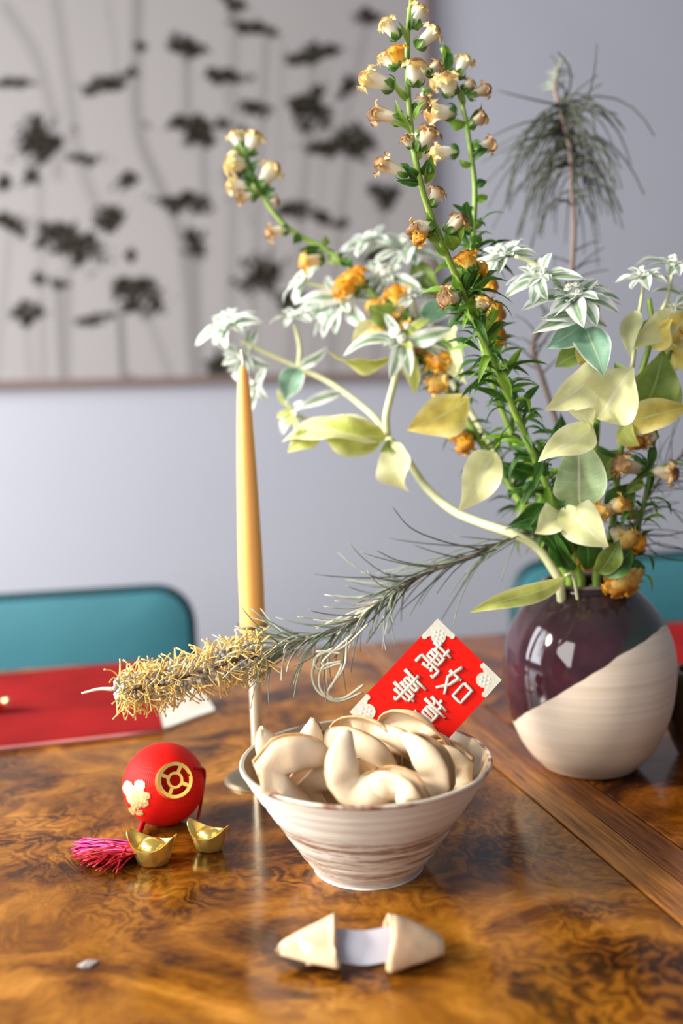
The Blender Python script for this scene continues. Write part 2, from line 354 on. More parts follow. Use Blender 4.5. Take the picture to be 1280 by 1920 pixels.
# ------------------------------------------------------------------ framed print of umbel flowers
def wallhit(x, y, d=WD):
    r = ray(x, y); t = (d - CPOS.dot(WN)) / r.dot(WN); return CPOS + r * t
def wallxy(x, y, d):
    q = wallhit(x, y, d); return q.dot(WX), q.z
dF = WD - 0.035
x1, z0 = wallxy(822, 708, dF); x0 = x1 - 1.42; z1 = z0 + 1.05
pic = thing('framed_picture', 'large pale botanical print of dark umbel flowers hanging on the wall', 'picture', room((x0 + x1) / 2, dF, z0))
fw = 0.016
b = MB(); b.box(room((x0 + x1) / 2, WD - 0.017, z0 + fw / 2), x1 - x0, 0.030, fw, RW); b.build('frame_rail', MAT['frame'], pic, False)
b = MB(); b.box(room((x0 + x1) / 2, WD - 0.017, z1 - fw / 2), x1 - x0, 0.030, fw, RW); b.build('frame_rail', MAT['frame'], pic, False)
for xx in (x0 + fw / 2, x1 - fw / 2):
    b = MB(); b.box(room(xx, WD - 0.017, (z0 + z1) / 2), fw, 0.030, z1 - z0 - 2 * fw, RW); b.build('frame_rail', MAT['frame'], pic, False)
HEADS = [(20,160,42,14,-5),(205,155,56,18,-18),(75,265,54,44,-10),(165,298,40,12,5),(60,328,28,20,0),(5,345,18,16,0),(237,342,25,23,0),(203,408,32,30,20),
 (20,418,36,20,5),(130,455,88,36,22),(350,88,34,22,20),(418,143,52,16,10),(370,236,76,22,3),(378,262,34,24,0),(350,380,60,22,0),(363,455,30,30,20),(247,480,13,13,0),
 (255,550,54,38,25),(50,588,30,27,0),(170,600,42,13,-8),(440,8,30,18,20),(478,55,46,15,8),(590,100,56,20,-10),(690,30,26,18,0),(580,205,46,46,0),(655,165,25,18,0),(660,265,46,38,0),
 (475,205,32,18,0),(620,280,60,20,0),(720,370,30,28,0),(490,515,52,36,-20),(550,390,38,18,0),(600,405,30,16,0),(415,690,36,34,0),(75,525,18,12,0),(108,532,18,14,0),(545,560,38,20,0),
 (245,712,12,14,0),(440,330,26,18,0),(-60,300,50,30,0),(-80,500,40,24,10),(-120,120,60,20,0),(-150,620,40,30,0),(700,480,36,20,10),(640,420,22,14,0),(266,85,14,14,0)]
STEMS = [([(10,10),(70,110),(105,250),(110,330)],13,.13),([(105,0),(128,150),(150,300),(195,420)],13,.13),([(258,0),(258,230),(300,350),(345,470),(366,720)],13,.20),([(350,100),(352,240)],11,.18),
 ([(380,270),(385,380)],11,.16),([(440,0),(438,300),(430,730)],12,.12),([(225,590),(232,720)],9,.3),([(110,540),(120,730)],11,.22),([(75,330),(82,720)],9,.12),([(500,60),(480,500),(470,730)],9,.16),
 ([(580,230),(560,480),(540,730)],10,.14),([(655,280),(630,500),(620,730)],10,.14),([(690,40),(640,260)],8,.14),([(590,110),(582,180)],8,.16),([(130,470),(125,735)],10,.16),([(270,570),(330,735)],10,.12),
 ([(363,470),(372,730)],13,.22),([(20,420),(-10,735)],10,.10),([(50,600),(60,735)],9,.1),([(720,380),(700,735)],8,.14),([(420,150),(470,420)],8,.12),([(200,0),(215,90),(220,160)],8,.08),([(530,80),(520,330),(505,600)],7,.10),([(610,120),(600,400),(590,700)],6,.10)]
NXC, NZC = 300, 240
rng = np.random.default_rng(5)
xs = np.linspace(x0 + fw, x1 - fw, NXC); zs = np.linspace(z0 + fw, z1 - fw, NZC)
cv = []; pxs = np.zeros((NZC, NXC)); pys = np.zeros((NZC, NXC))
for j in range(NZC):
    for i in range(NXC):
        q = room(xs[i], dF + 0.008, zs[j]); cv.append(q)
q = np.array([tuple(c - CPOS) for c in cv]); Zc = q @ np.array(_f)
pxs = 640 + FPX * (q @ np.array(CR)) / Zc; pys = 960 - FPX * (q @ np.array(CU)) / Zc
val = np.zeros(len(cv))
nz1 = np.array([noise.noise(Vector((a / 26, c / 26, 0))) for a, c in zip(pxs, pys)]); nz2 = np.array([noise.noise(Vector((a / 9, c / 9, 4))) for a, c in zip(pxs, pys)])
for pts, wd, amt in STEMS:
    d = np.full(len(cv), 1e9)
    pp = catmull([Vector((a, c, 0)) for a, c in pts], 6)
    for a, c in zip(pp[:-1], pp[1:]):
        ab = np.array((c.x - a.x, c.y - a.y)); L2 = (ab ** 2).sum() + 1e-9
        t = np.clip(((pxs - a.x) * ab[0] + (pys - a.y) * ab[1]) / L2, 0, 1)
        d = np.minimum(d, np.hypot(pxs - a.x - t * ab[0], pys - a.y - t * ab[1]))
    val = np.maximum(val, 1.5 * amt * np.clip((wd - d) / 3.0, 0, 1))
for cx, cy, rx, ry, an in HEADS:
    a = math.radians(an); dx, dy = pxs - cx, pys - cy
    ux, uy = (dx * math.cos(a) + dy * math.sin(a)) / rx, (-dx * math.sin(a) + dy * math.cos(a)) / ry
    rr = np.hypot(ux, uy); near = rr < 1.5
    th = np.arctan2(uy, ux)
    m = np.clip((1.0 + 0.75 * nz1 + 0.5 * nz2 - rr) * 3.5, 0, 1) * np.clip(1.0 + 0.35 * nz2, 0.6, 1)
    val = np.where(near, np.maximum(val, m * 0.985), val)
pale, dark = np.array((0.47, 0.435, 0.42)), np.array((0.016, 0.012, 0.004))
colr = pale[None] * (1 - val[:, None]) + dark[None] * val[:, None]
mb = MB(); mb.add(cv, [(j * NXC + i, j * NXC + i + 1, (j + 1) * NXC + i + 1, (j + 1) * NXC + i) for j in range(NZC - 1) for i in range(NXC - 1)])
m, nt, bs = nodes('printed_canvas'); at = N(nt, 'ShaderNodeVertexColor', layer_name='print'); nt.links.new(at.outputs[0], bs.inputs['Base Color']); setin(bs, Roughness=0.9); bs.inputs['Specular IOR Level'].default_value = 0.05
canvas = mb.build('printed_canvas', m, pic, False)
ca = canvas.data.color_attributes.new('print', 'FLOAT_COLOR', 'POINT')
ca.data.foreach_set('color', np.concatenate([colr, np.ones((len(cv), 1))], 1).astype(np.float32).ravel())

# ------------------------------------------------------------------ table
PT = math.radians(14.5); TX, TY = Vector((math.cos(PT), math.sin(PT), 0)), Vector((-math.sin(PT), math.cos(PT), 0))
table = thing('dining_table', 'wide walnut dining table with glossy burl veneer top', 'table', Vector((0.2, 0.75, 0)))
pb = math.radians(10.5); EB = Vector((math.cos(pb), math.sin(pb), 0)); EP = T(820, 1197); EP.z = 0
def backy(x):   # where the back edge meets the board line x in table coordinates
    # EP + s*EB has table x == x
    s = (x - EP.dot(TX)) / EB.dot(TX); return (EP + EB * s).dot(TY)
def slab(name, xa, xb, mat, top=0.0, th=0.028, parent=table, ya=0.10, bev=0.0007):
    b = MB(); v = []
    for z in (TZ + top - th, TZ + top):
        for x, y in ((xa, ya), (xb, ya), (xb, backy(xb)), (xa, backy(xa))): v.append(TX * x + TY * y + Vector((0, 0, z)))
    b.add(v, [(3, 2, 1, 0), (4, 5, 6, 7), (0, 1, 5, 4), (1, 2, 6, 5), (2, 3, 7, 6), (3, 0, 4, 7)])
    return b.build(name, mat, parent, False, bevel=bev)
slab('burl_panel', -0.95, 0.3356, MAT['burl'])
slab('banding_plank', 0.3382, 0.3674, MAT['plank'])
slab('banding_plank', 0.3684, 0.3962, MAT['plank2'])
slab('burl_panel', 0.3984, 1.15, MAT['burl2'])
slab('apron', -0.93, 1.13, MAT['apron'], -0.0285, 0.07, ya=0.13)
for x, y in ((-0.85, 0.2), (1.05, 0.2), (-0.85, 0.95), (1.05, 1.05)):
    b = MB(); b.box(TX * x + TY * y + Vector((0, 0, (TZ - 0.098) / 2)), 0.07, 0.07, TZ - 0.0985); b.build('leg', MAT['apron'], table, False, bevel=0.004)

# ------------------------------------------------------------------ chairs
def rounded_panel(w, h, r, th, n=6, pillow=0.0):
    """outline in local x-z, thickness y"""
    out = []
    for cx, cz, a0 in ((w / 2 - r, h - r, 0), (-w / 2 + r, h - r, 90), (-w / 2 + r, r, 180), (w / 2 - r, r, 270)):
        for k in range(n + 1):
            a = math.radians(a0 + 90 * k / n); out.append((cx + r * math.cos(a), cz + r * math.sin(a)))
    return out
def chair(xr, ytop, Z, label, yaw=0.19, w=0.46):
    top = P(xr, ytop, Z)                      # top right corner region
    X = Vector((math.cos(yaw), math.sin(yaw), 0)); Y = Vector((-math.sin(yaw), math.cos(yaw), 0))
    c = top - X * (w / 2); base = Vector((c.x, c.y, 0))
    ch = thing('dining_chair', label, 'chair', base, 'teal dining chairs')
    H = 0.36; zb = top.z - H
    L = lambda x, y, z: Vector((base.x, base.y, 0)) + X * x + Y * y + Vector((0, 0, z))
    tilt = 0.10
    def pan(name, w2, h2, zoff, r, ya, yb, mat, pil):
        o = rounded_panel(w2, h2, r, 0.02); b = MB(); n = len(o); v = []
        for s, y in ((1.0, ya), (1.0, (ya + yb) / 2), (1.0, yb)):
            for x, z in o: v.append(L(x, y + (z + zoff) * tilt, zb + zoff + z))
        b.add(v, [(i + k * n, (i + 1) % n + k * n, (i + 1) % n + (k + 1) * n, i + (k + 1) * n) for k in (0, 1) for i in range(n)])
        # pillowed faces
        for y, sg in ((ya, -1), (yb, 1)):
            rings = []
            for s, p in ((1, 0), (0.9, 0.7), (0.6, 1.0), (0.02, 1.05)):
                rings.append([L(x * s, y + sg * pil * p + ((z - h2 / 2) * s + h2 / 2 + zoff) * tilt, zb + zoff + (z - h2 / 2) * s + h2 / 2) for x, z in o])
            vv = sum(rings, []); ff = []
            for k in range(3):
                for i in range(n): ff.append((i + k * n, (i + 1) % n + k * n, (i + 1) % n + (k + 1) * n, i + (k + 1) * n))
            b.add(vv, ff)
        return b.build(name, mat, ch, True)
    pan('backrest', w, H, 0, 0.05, -0.012, 0.012, MAT['tealvinyl'], 0.008)
    # piping around the backrest
    o = rounded_panel(w + 0.006, H + 0.006, 0.052, 0)
    pth = [L(x, (z) * tilt, zb - 0.003 + z) for x, z in o]; pth.append(pth[0]); b = MB(); tube(b, pth, 0.0085, 6); b.build('piping', MAT['piping'], ch)
    b = MB(); sp = rounded_panel(w, 0.42, 0.06, 0); n = len(sp); v = []
    for z in (0.43, 0.47):
        for x, y in sp: v.append(L(x, -y - 0.005, z))
    b.add(v, [tuple(range(n))[::-1], tuple(range(n, 2 * n))] + [(i, (i + 1) % n, (i + 1) % n + n, i + n) for i in range(n)])
    b.build('seat', MAT['tealvinyl'], ch, True, bevel=0.01, auto=40)
    for x in (-w / 2 + 0.04, w / 2 - 0.04):
        for y, y2 in ((-0.03, 0.02), (-0.38, -0.41)):
            b = MB(); tube(b, [L(x, y, 0.44), L(x, y2, 0.0)], 0.011, 8); b.build('leg', MAT['chairmetal'], ch)
        b = MB(); tube(b, catmull([L(x, -0.06, 0.425), L(x, 0.010, 0.44), L(x, 0.022, 0.52), L(x, 0.022, zb + 0.04)]), 0.009, 8); b.build('back_support', MAT['chairmetal'], ch)
    return ch
chair(352, 1112, 1.50, 'teal padded dining chair behind the table on the left, with dark piping', w=0.50)
chair(1500, 1038, 1.56, 'teal padded dining chair behind the table on the right, half hidden by the vase', w=0.46)

# ------------------------------------------------------------------ place mats and what lies on them
def mat_cloth(root, name, quad, mat, z=0.0, th=0.003, n=8):
    a, bq, c, d = [Vector((p.x, p.y, 0)) for p in quad]; b = MB(); v = []
    for zz in (TZ + z, TZ + z + th):
        for j in range(n + 1):
            for i in range(n + 1):
                s, t = i / n, j / n
                p = (a * (1 - s) + bq * s) * (1 - t) + (d * (1 - s) + c * s) * t
                v.append(p + Vector((0, 0, zz + (0.0006 * noise.noise(p * 30) if zz > TZ + z else 0))))
    k = (n + 1) ** 2
    g = lambda i, j, o: o * k + j * (n + 1) + i
    f = [(g(i, j, 1), g(i + 1, j, 1), g(i + 1, j + 1, 1), g(i, j + 1, 1)) for i in range(n) for j in range(n)]
    f += [(g(i, j + 1, 0), g(i + 1, j + 1, 0), g(i + 1, j, 0), g(i, j, 0)) for i in range(n) for j in range(n)]
    for i in range(n):
        f += [(g(i, 0, 0), g(i + 1, 0, 0), g(i + 1, 0, 1), g(i, 0, 1)), (g(i + 1, n, 0), g(i, n, 0), g(i, n, 1), g(i + 1, n, 1)),
              (g(0, i + 1, 0), g(0, i, 0), g(0, i, 1), g(0, i + 1, 1)), (g(n, i, 0), g(n, i + 1, 0), g(n, i + 1, 1), g(n, i, 1))]
    b.add(v, f); return b.build(name, mat, root, True, auto=50)
pm = thing('placemat', 'red linen placemat with an undyed end band, on the table before the left chair', 'placemat', T(150, 1330), 'red placemats')
mat_cloth(pm, 'red_cloth', [T(-330, 1440), T(306, 1371), T(278, 1244), T(-330, 1296)], MAT['redcloth'])
mat_cloth(pm, 'end_band', [T(307, 1371), T(403, 1335), T(372, 1285), T(279, 1244)], MAT['greycloth'])
b = MB(); tube(b, catmull([T(-330, 1440, 0.003), T(0, 1404, 0.003), T(306, 1371, 0.003)], 4), 0.0022, 6); b.build('hem', MAT['hem'], pm)
pm2 = thing('placemat', 'red linen placemat at the right edge, behind the vase', 'placemat', T(1350, 1230), 'red placemats')
mat_cloth(pm2, 'red_cloth', [T(1240, 1300), T(1600, 1300), T(1560, 1150), T(1236, 1176)], MAT['redcloth'])
b = MB(); tube(b, catmull([T(1240, 1300, 0.003), T(1236, 1176, 0.003)], 4), 0.0022, 6); b.build('hem', MAT['hem'], pm2)
# red ornament on the left placemat
oc = T(-8, 1322, 0.011)
orn = thing('red_bauble', 'small red bauble with a tan cap lying on the left placemat', 'ornament', T(-8, 1322, 0.003))
b = MB(); lathe(b, smoothprof([(0, -0.011), (0.006, -0.010), (0.010, -0.003), (0.009, 0.004), (0.005, 0.010), (0.0, 0.012)]), 16, oc + Vector((0, 0, 0.0028)), quatto((1, -0.25, 0.15))); b.build('body', MAT['red'], orn)
b = MB(); lathe(b, [(0, 0.008), (0.0045, 0.0085), (0.004, 0.016), (0, 0.017)], 12, oc + Vector((0, 0, 0.0028)), quatto((1, -0.25, 0.15))); b.build('cap', MAT['leafgold'], orn, auto=40)
# dark pot at the right edge
pc = T(1345, 1418); b = MB()
lathe(b, smoothprof([(0.0, 0.0), (0.028, 0.0), (0.036, 0.006), (0.045, 0.03), (0.046, 0.05), (0.040, 0.07), (0.036, 0.078), (0.033, 0.077), (0.036, 0.066), (0.041, 0.05), (0.038, 0.02), (0.0, 0.008)], 3), 32, pc)
tag(b.build('pot', MAT['darkpot']), 'dark brown glazed pot cut off by the right edge of the photo, beside the vase', 'pot')

# ------------------------------------------------------------------ vase
VC = Vector((0.2105, 0.847, TZ))
vr = thing('vase', 'round stoneware vase half dipped in dark purple glaze, holding the bouquet', 'vase', VC)
outer = smoothprof([(0.0, 0.0), (0.034, 0.0), (0.045, 0.007), (0.056, 0.020), (0.0655, 0.040), (0.0710, 0.060), (0.0736, 0.085), (0.0722, 0.105), (0.0680, 0.120), (0.0605, 0.135), (0.0500, 0.148), (0.0425, 0.1555), (0.0395, 0.160), (0.0395, 0.1645)], 5)
inner = smoothprof([(0.0370, 0.1655), (0.0350, 0.1620), (0.0380, 0.155), (0.048, 0.145), (0.063, 0.120), (0.068, 0.085), (0.060, 0.040), (0.03, 0.012), (0.0, 0.010)], 3)
A, B_, C_ = P(963, 1351, 0.862), P(1250, 1170, 0.862), P(1096, 1274, 0.786)
nrm = (B_ - A).cross(C_ - A).normalized()
if nrm.z < 0: nrm = -nrm
nl = nrm; dl = (A - VC).dot(nl)
m, nt, bs = nodes('dipped_stoneware'); tc = N(nt, 'ShaderNodeTexCoord')
vm = N(nt, 'ShaderNodeVectorMath', operation='DOT_PRODUCT'); vm.inputs[1].default_value = nl; nt.links.new(tc.outputs['Object'], vm.inputs[0])
wob = math_(nt, 'MULTIPLY', math_(nt, 'SUBTRACT', noise_(nt, coord(nt), 22, 2), 0.5), 0.010)
dd = math_(nt, 'SUBTRACT', math_(nt, 'ADD', vm.outputs['Value'], wob), dl)
mk = N(nt, 'ShaderNodeMapRange'); setin(mk, From_Min=-0.0006, From_Max=0.0006); nt.links.new(dd, mk.inputs[0])
# two overlapping glaze dips: purple to the left, dark green towards the right
g2 = N(nt, 'ShaderNodeVectorMath', operation='DOT_PRODUCT'); g2.inputs[1].default_value = (1.0, 0.0, -0.525); nt.links.new(tc.outputs['Object'], g2.inputs[0])
g2n = math_(nt, 'ADD', math_(nt, 'ADD', g2.outputs['Value'], 0.0524), math_(nt, 'MULTIPLY', math_(nt, 'SUBTRACT', noise_(nt, coord(nt), 30, 3), 0.5), 0.022))
mk2 = N(nt, 'ShaderNodeMapRange'); setin(mk2, From_Min=-0.004, From_Max=0.004); nt.links.new(g2n, mk2.inputs[0])
top = N(nt, 'ShaderNodeSeparateXYZ'); nt.links.new(tc.outputs['Object'], top.inputs[0])
mk3 = N(nt, 'ShaderNodeMapRange'); setin(mk3, From_Min=0.118, From_Max=0.150); nt.links.new(math_(nt, 'ADD', top.outputs[2], math_(nt, 'MULTIPLY', math_(nt, 'SUBTRACT', noise_(nt, coord(nt), 30, 3), 0.5), 0.03)), mk3.inputs[0])
purp = ramp(nt, noise_(nt, coord(nt), 28, 4), [(0.3, (0.020, 0.006, 0.010)), (0.7, (0.060, 0.020, 0.028))])
gl = mixc(nt, mk2.outputs[0], purp, (0.024, 0.040, 0.030))
gl = mixc(nt, math_(nt, 'MULTIPLY', mk3.outputs[0], 0.85), gl, (0.022, 0.014, 0.014))
rimk = N(nt, 'ShaderNodeMapRange'); setin(rimk, From_Min=0.1625, From_Max=0.1645); nt.links.new(top.outputs[2], rimk.inputs[0])
gl = mixc(nt, rimk.outputs[0], gl, (0.16, 0.13, 0.12))
thr = noise_(nt, coord(nt, 'Object', (3, 3, 160)), 1.2, 5, 0.6, 0.3)
clay = ramp(nt, thr, [(0.3, (0.60, 0.49, 0.37)), (0.7, (0.74, 0.64, 0.53))])
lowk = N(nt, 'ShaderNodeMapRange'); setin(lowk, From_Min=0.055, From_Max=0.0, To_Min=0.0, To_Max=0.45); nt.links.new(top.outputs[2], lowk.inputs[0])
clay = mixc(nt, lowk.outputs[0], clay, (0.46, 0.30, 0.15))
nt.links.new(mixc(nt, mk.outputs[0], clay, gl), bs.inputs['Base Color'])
rg = N(nt, 'ShaderNodeMapRange'); setin(rg, To_Min=0.55, To_Max=0.06); nt.links.new(mk.outputs[0], rg.inputs[0]); nt.links.new(rg.outputs[0], bs.inputs['Roughness'])
hh = math_(nt, 'ADD', math_(nt, 'MULTIPLY', mk.outputs[0], 1.0), math_(nt, 'MULTIPLY', math_(nt, 'MULTIPLY', thr, math_(nt, 'SUBTRACT', 1.0, mk.outputs[0])), 0.5))
bump(nt, bs, hh, 0.28, 0.0010)
b = MB(); lathe(b, outer, 96, VC); b.build('body', m, vr)
b = MB(); lathe(b, [outer[-1]] + inner, 96, VC); b.build('inside_wall', m, vr)

# ------------------------------------------------------------------ bowl
BC = Vector((0.0115, 0.668, TZ))
bw = thing('bowl', 'conical cream stoneware bowl with brown throwing streaks, full of fortune cookies', 'bowl', BC)
prof = []
base = smoothprof([(0.0, 0.0), (0.035, 0.0), (0.0390, 0.003), (0.0510, 0.020), (0.0640, 0.040), (0.0770, 0.060), (0.0862, 0.0750)], 8)
for i, (r, z) in enumerate(base):
    prof.append((r + (0.00022 * math.sin(z * 900) + 0.00022 * math.sin(z * 2100 + 1) if 0.003 < z < 0.07 else 0), z))
b = MB(); lathe(b, prof, 96, BC); b.build('outer_wall', MAT['bowl'], bw)
b = MB(); lathe(b, smoothprof([(0.0862, 0.0750), (0.0872, 0.0768), (0.0862, 0.0782), (0.0838, 0.0776)], 4), 96, BC); b.build('rim', MAT['bowlrim'], bw)
b = MB(); lathe(b, smoothprof([(0.0838, 0.0776), (0.0735, 0.060), (0.0605, 0.040), (0.0470, 0.020), (0.034, 0.0085), (0.0, 0.006)], 5), 96, BC); b.build('inside_wall', MAT['bowlin'], bw)

# ------------------------------------------------------------------ fortune cookies
def cookie_mesh(R=0.030, phimax=58, a=0.09, puff=0.46, x0=-1.0, seed=0, nx=36, nr=11, asym=0.0, gap=0.10):
    """folded wafer: spine bent in the local x-y plane, two puffed sheets left and right of it"""
    ph = math.radians(phimax); N1 = 200; sp = [Vector((0, 0, 0))]; xs_ = [i / N1 for i in range(N1 + 1)]
    def angle(u): return ph * math.tanh(u / a)
    def spine(u):
        s = Vector((0, 0, 0)); k = 24
        for i in range(k):
            an = angle(u * (i + 0.5) / k); s += Vector((math.cos(an), -math.sin(an), 0)) * (u / k)
        return s
    v, f, uv = [], [], []
    cols = 2 * nr + 1
    for i in range(nx + 1):
        e = x0 + (1 - x0) * i / nx
        u = math.copysign(abs(e) ** 0.9, e); an = angle(u); s = spine(u); nn = Vector((math.sin(an), math.cos(an), 0))
        c = math.sqrt(max(0.0, 1 - u * u)) ; c = 0.66 * max(0.0, 1 - abs(u) ** 2.0) ** 0.55 + 0.035
        for j in range(-nr, nr + 1):
            t = abs(j) / nr; sg = 1 if j > 0 else -1
            th = t * PI * 0.86
            lat = puff * (math.sin(th) ** 0.75 if t > 0 else 0) * (c ** 0.9) * (1.0 - 0.75 * math.exp(-(u / 0.08) ** 2) * (1 - t) ** 0.6)
            lat = max(lat, gap * t * c)
            rr = c * (0.5 - 0.5 * math.cos(t * PI * 0.97)) 
            # dent where the fold pinches the wafer
            p = s + nn * rr + Vector((0, 0, sg * lat))
            p += Vector((noise.noise(Vector((u * 2 + seed, t * 2, sg))), noise.noise(Vector((u * 2, t * 2 + seed, sg + 5))), noise.noise(Vector((u * 2, t * 2, sg * 3 + seed)))) ) * 0.055
            if sg > 0: p += nn * asym * t * c
            v.append(p * R); uv.append((e * 0.5 + 0.5, t))
    for i in range(nx):
        for j in range(cols - 1):
            f.append((i * cols + j, i * cols + j + 1, (i + 1) * cols + j + 1, (i + 1) * cols + j))
    return v, f, uv
def frame(xd, yd):
    x = vdir(*xd); y = vdir(*yd); y = (y - x * y.dot(x)).normalized(); z = x.cross(y)
    return Matrix((x, y, z)).transposed()
def add_cookie(name, loc, R3, label, cat='cookie', group=None, mat='cookie', **kw):
    v, f, uv = cookie_mesh(**kw); b = MB(); b.add([R3 @ p for p in v], f, uv)
    o = b.build(name, MAT[mat]); o.location = loc
    md = o.modifiers.new('wafer', 'SOLIDIFY'); md.thickness = 0.0016; md.offset = -1
    tag(o, label, cat, group); return o
G = 'fortune cookies in the bowl'
BIN = [(0.0, 0.006), (0.034, 0.0085), (0.0470, 0.020), (0.0605, 0.040), (0.0735, 0.060), (0.0838, 0.0776)]
def keep_in_bowl(o):
    """press the wafer against the wall instead of through it"""
    for v in o.data.vertices:
        q = v.co + o.location - BC
        if q.z > 0.079: continue
        q.z = max(q.z, 0.012); lim = 0.083
        for (ra, za), (rb_, zb_) in zip(BIN[:-1], BIN[1:]):
            if za <= q.z <= zb_: lim = ra + (rb_ - ra) * (q.z - za) / (zb_ - za)
        r = math.hypot(q.x, q.y); lim -= 0.0030
        if r > lim: q.x *= lim / r; q.y *= lim / r
        v.co = q + BC - o.location
CK = [ # pinch px, py, Z, xdir, ydir (outwards), R, label
 (536, 1450, 0.640, (0.32, 0.93, -0.1), (-0.95, 0.25, 0.15), 0.031, 'fortune cookie at the left front of the bowl, its lobe pointing right', dict(phimax=62, puff=0.54)),
 (545, 1402, 0.695, (0.95, 0.15, -0.1), (0.05, -0.90, -0.3), 0.026, 'fortune cookie at the back left of the bowl, only two points showing', dict(phimax=50)),
 (668, 1410, 0.698, (0.75, 0.20, 0.55), (0.10, 0.85, 0.40), 0.033, 'smooth rounded fortune cookie at the back middle of the bowl, left of the envelope', dict(puff=0.60, phimax=50, a=0.5)),
 (672, 1455, 0.634, (0.79, -0.61, 0.1), (-0.57, -0.78, 0.25), 0.028, 'upright V shaped fortune cookie in the middle front of the bowl', dict(phimax=44)),
 (778, 1402, 0.700, (0.62, -0.62, -0.05), (0.10, 0.62, 0.70), 0.032, 'fortune cookie leaning against the red envelope, its open seam facing up', dict(puff=0.62, phimax=40, gap=0.30, a=0.3)),
 (792, 1455, 0.648, (0.16, 0.95, 0.1), (0.92, -0.15, 0.35), 0.028, 'fortune cookie at the right front of the bowl, a point turned up', dict(phimax=42)),
 (842, 1448, 0.690, (0.50, -0.80, 0.0), (0.70, 0.50, 0.2), 0.027, 'thin yellowish fortune cookie against the right wall of the bowl', dict(phimax=50)),
 (742, 1496, 0.626, (0.85, -0.25, 0.45), (0.20, 0.90, 0.20), 0.026, 'small low fortune cookie at the front right rim of the bowl', dict(phimax=32)),
 (598, 1482, 0.662, (0.40, 0.75, 0.0), (-0.75, 0.40, 0.4), 0.028, 'darker fortune cookie wedged low between the left and the middle cookies', {}),
 (705, 1452, 0.690, (0.9, 0.2, 0.1), (0.1, 0.6, 0.7), 0.030, 'fortune cookie lying deep in the middle of the bowl', {}),
 (616, 1432, 0.705, (0.9, -0.3, 0.1), (0.2, 0.9, 0.4), 0.028, 'fortune cookie low at the back wall of the bowl, behind the V shaped one', {}),
 (770, 1470, 0.690, (0.8, -0.5, 0.1), (0.2, 0.7, 0.5), 0.029, 'fortune cookie buried deep at the right of the bowl, mostly hidden', {}),
]
for i, (x, y, Z, xd, yd, R, lab, kw) in enumerate(CK):
    o = add_cookie('fortune_cookie', P(x, y, Z), frame(xd, yd), lab, group=G, R=R, seed=i * 3.7, **kw); keep_in_bowl(o)

# ------------------------------------------------------------------ broken cookie with its slip
def half(tip, mouth_hi, mouth_lo, label, seed, dd_=0.4):
    """hollow pointed half: open mouth towards the slip, shell of two triangular faces with a raised ridge"""
    root = thing('cookie_half', label, 'cookie', (tip + (mouth_hi + mouth_lo) / 2) / 2, 'halves of the broken cookie'); root.location.z = TZ
    mid = (mouth_hi + mouth_lo) / 2; ax = (mid - tip); L = ax.length
    wv = (mouth_hi - mouth_lo); up = Vector((0, 0, 1)); n = 20; m = 12
    def sh(scale, off):
        b = MB(); v = []; uv = []
        for i in range(m + 1):
            t = i / m; s = (t ** 0.80) if t > 0 else 0
            s = 0.16 * (1 - t) ** 0.5 + s * (1 - 0.12 * (1 - t))
            c = tip + ax * t
            for k in range(n):
                a = 2 * PI * k / n
                # squashed triangle section: flat below, ridge above, corners at both mouth ends
                cx = math.cos(a); sx = math.sin(a)
                wx = math.copysign(abs(cx) ** 0.85, cx) * 0.5
                hz = (0.62 * max(sx, 0) ** 1.25 - 0.0) if sx > 0 else -0.10 * (-sx) ** 0.6
                jit = 1 + 0.05 * noise.noise(Vector((t * 4 + seed, cx * 2, sx * 2)))
                dent = 1 - dd_ * max(0, math.cos((a - 2.42) / 0.62 * PI / 2) if abs(a - 2.42) < 0.62 else 0) ** 0.7 * min(1, t * 2.2)
                p = c + wv * wx * s * scale * jit * (dent ** 0.5) + up * (wv.length * hz * s * scale * jit * 1.12 * dent + wv.length * 0.115 * s + 0.0012)
                if t == 1: p += ax.normalized() * (0.0022 * noise.noise(Vector((cx * 4, sx * 4, seed))) - 0.004 * max(sx, 0))
                v.append(p); uv.append((k / n, 0.55 * t))
        f = [(i * n + k, i * n + (k + 1) % n, (i + 1) * n + (k + 1) % n, (i + 1) * n + k) for i in range(m) for k in range(n)]
        f.append(tuple(range(n)))
        b.add(v, f, uv); return b
    o = sh(1.0, 0).build('shell', MAT['cookie2'], root)
    md = o.modifiers.new('wafer', 'SOLIDIFY'); md.thickness = 0.0018; md.offset = -1
    # the fold tucked inside the mouth
    b = MB(); fold = []
    a0 = mouth_lo * 0.35 + mouth_hi * 0.65 - ax * 0.05; 
    for i in range(6):
        t = i / 5
        q = mouth_lo.lerp(mouth_hi, 0.18 + 0.64 * t) - ax * (0.10 + 0.15 * math.sin(PI * t)); 
        fold.append(q + Vector((0, 0, 0.004 + 0.013 * math.sin(PI * t)))); 
    v = fold + [q + Vector((0, 0, -0.003)) - ax * 0.42 for q in fold]
    b.add(v, [(i, i + 1, i + 7, i + 6) for i in range(5)], [(i / 5, 0.2) for i in range(6)] + [(i / 5, 0.5) for i in range(6)])
    o = b.build('inner_fold', MAT['cookie'], root); md = o.modifiers.new('wafer', 'SOLIDIFY'); md.thickness = 0.0014
    return root
for tx, mx, lab, sd, dd_ in ((520, 636, 'left half of a broken fortune cookie on the table, pointing left', 1.0, 0.5), (834, 728, 'right half of a broken fortune cookie on the table, pointing right', 4.0, 0.12)):
    lo = T(mx, 1829, 0.002); hi = lo + Vector((0.000 if mx < 700 else -0.003, 0.031, 0)); md_ = (lo + hi) / 2
    tp = T(tx, 1800, 0.004); tp.y = md_.y + 0.001; tp.z = TZ + 0.006
    half(tp, hi, lo, lab, sd, dd_)
b = MB(); n = 14; v = []; uvs = []
pa, pb2 = T(612, 1806), T(748, 1803); wdir = Vector((0, 0.0085, 0.0160))
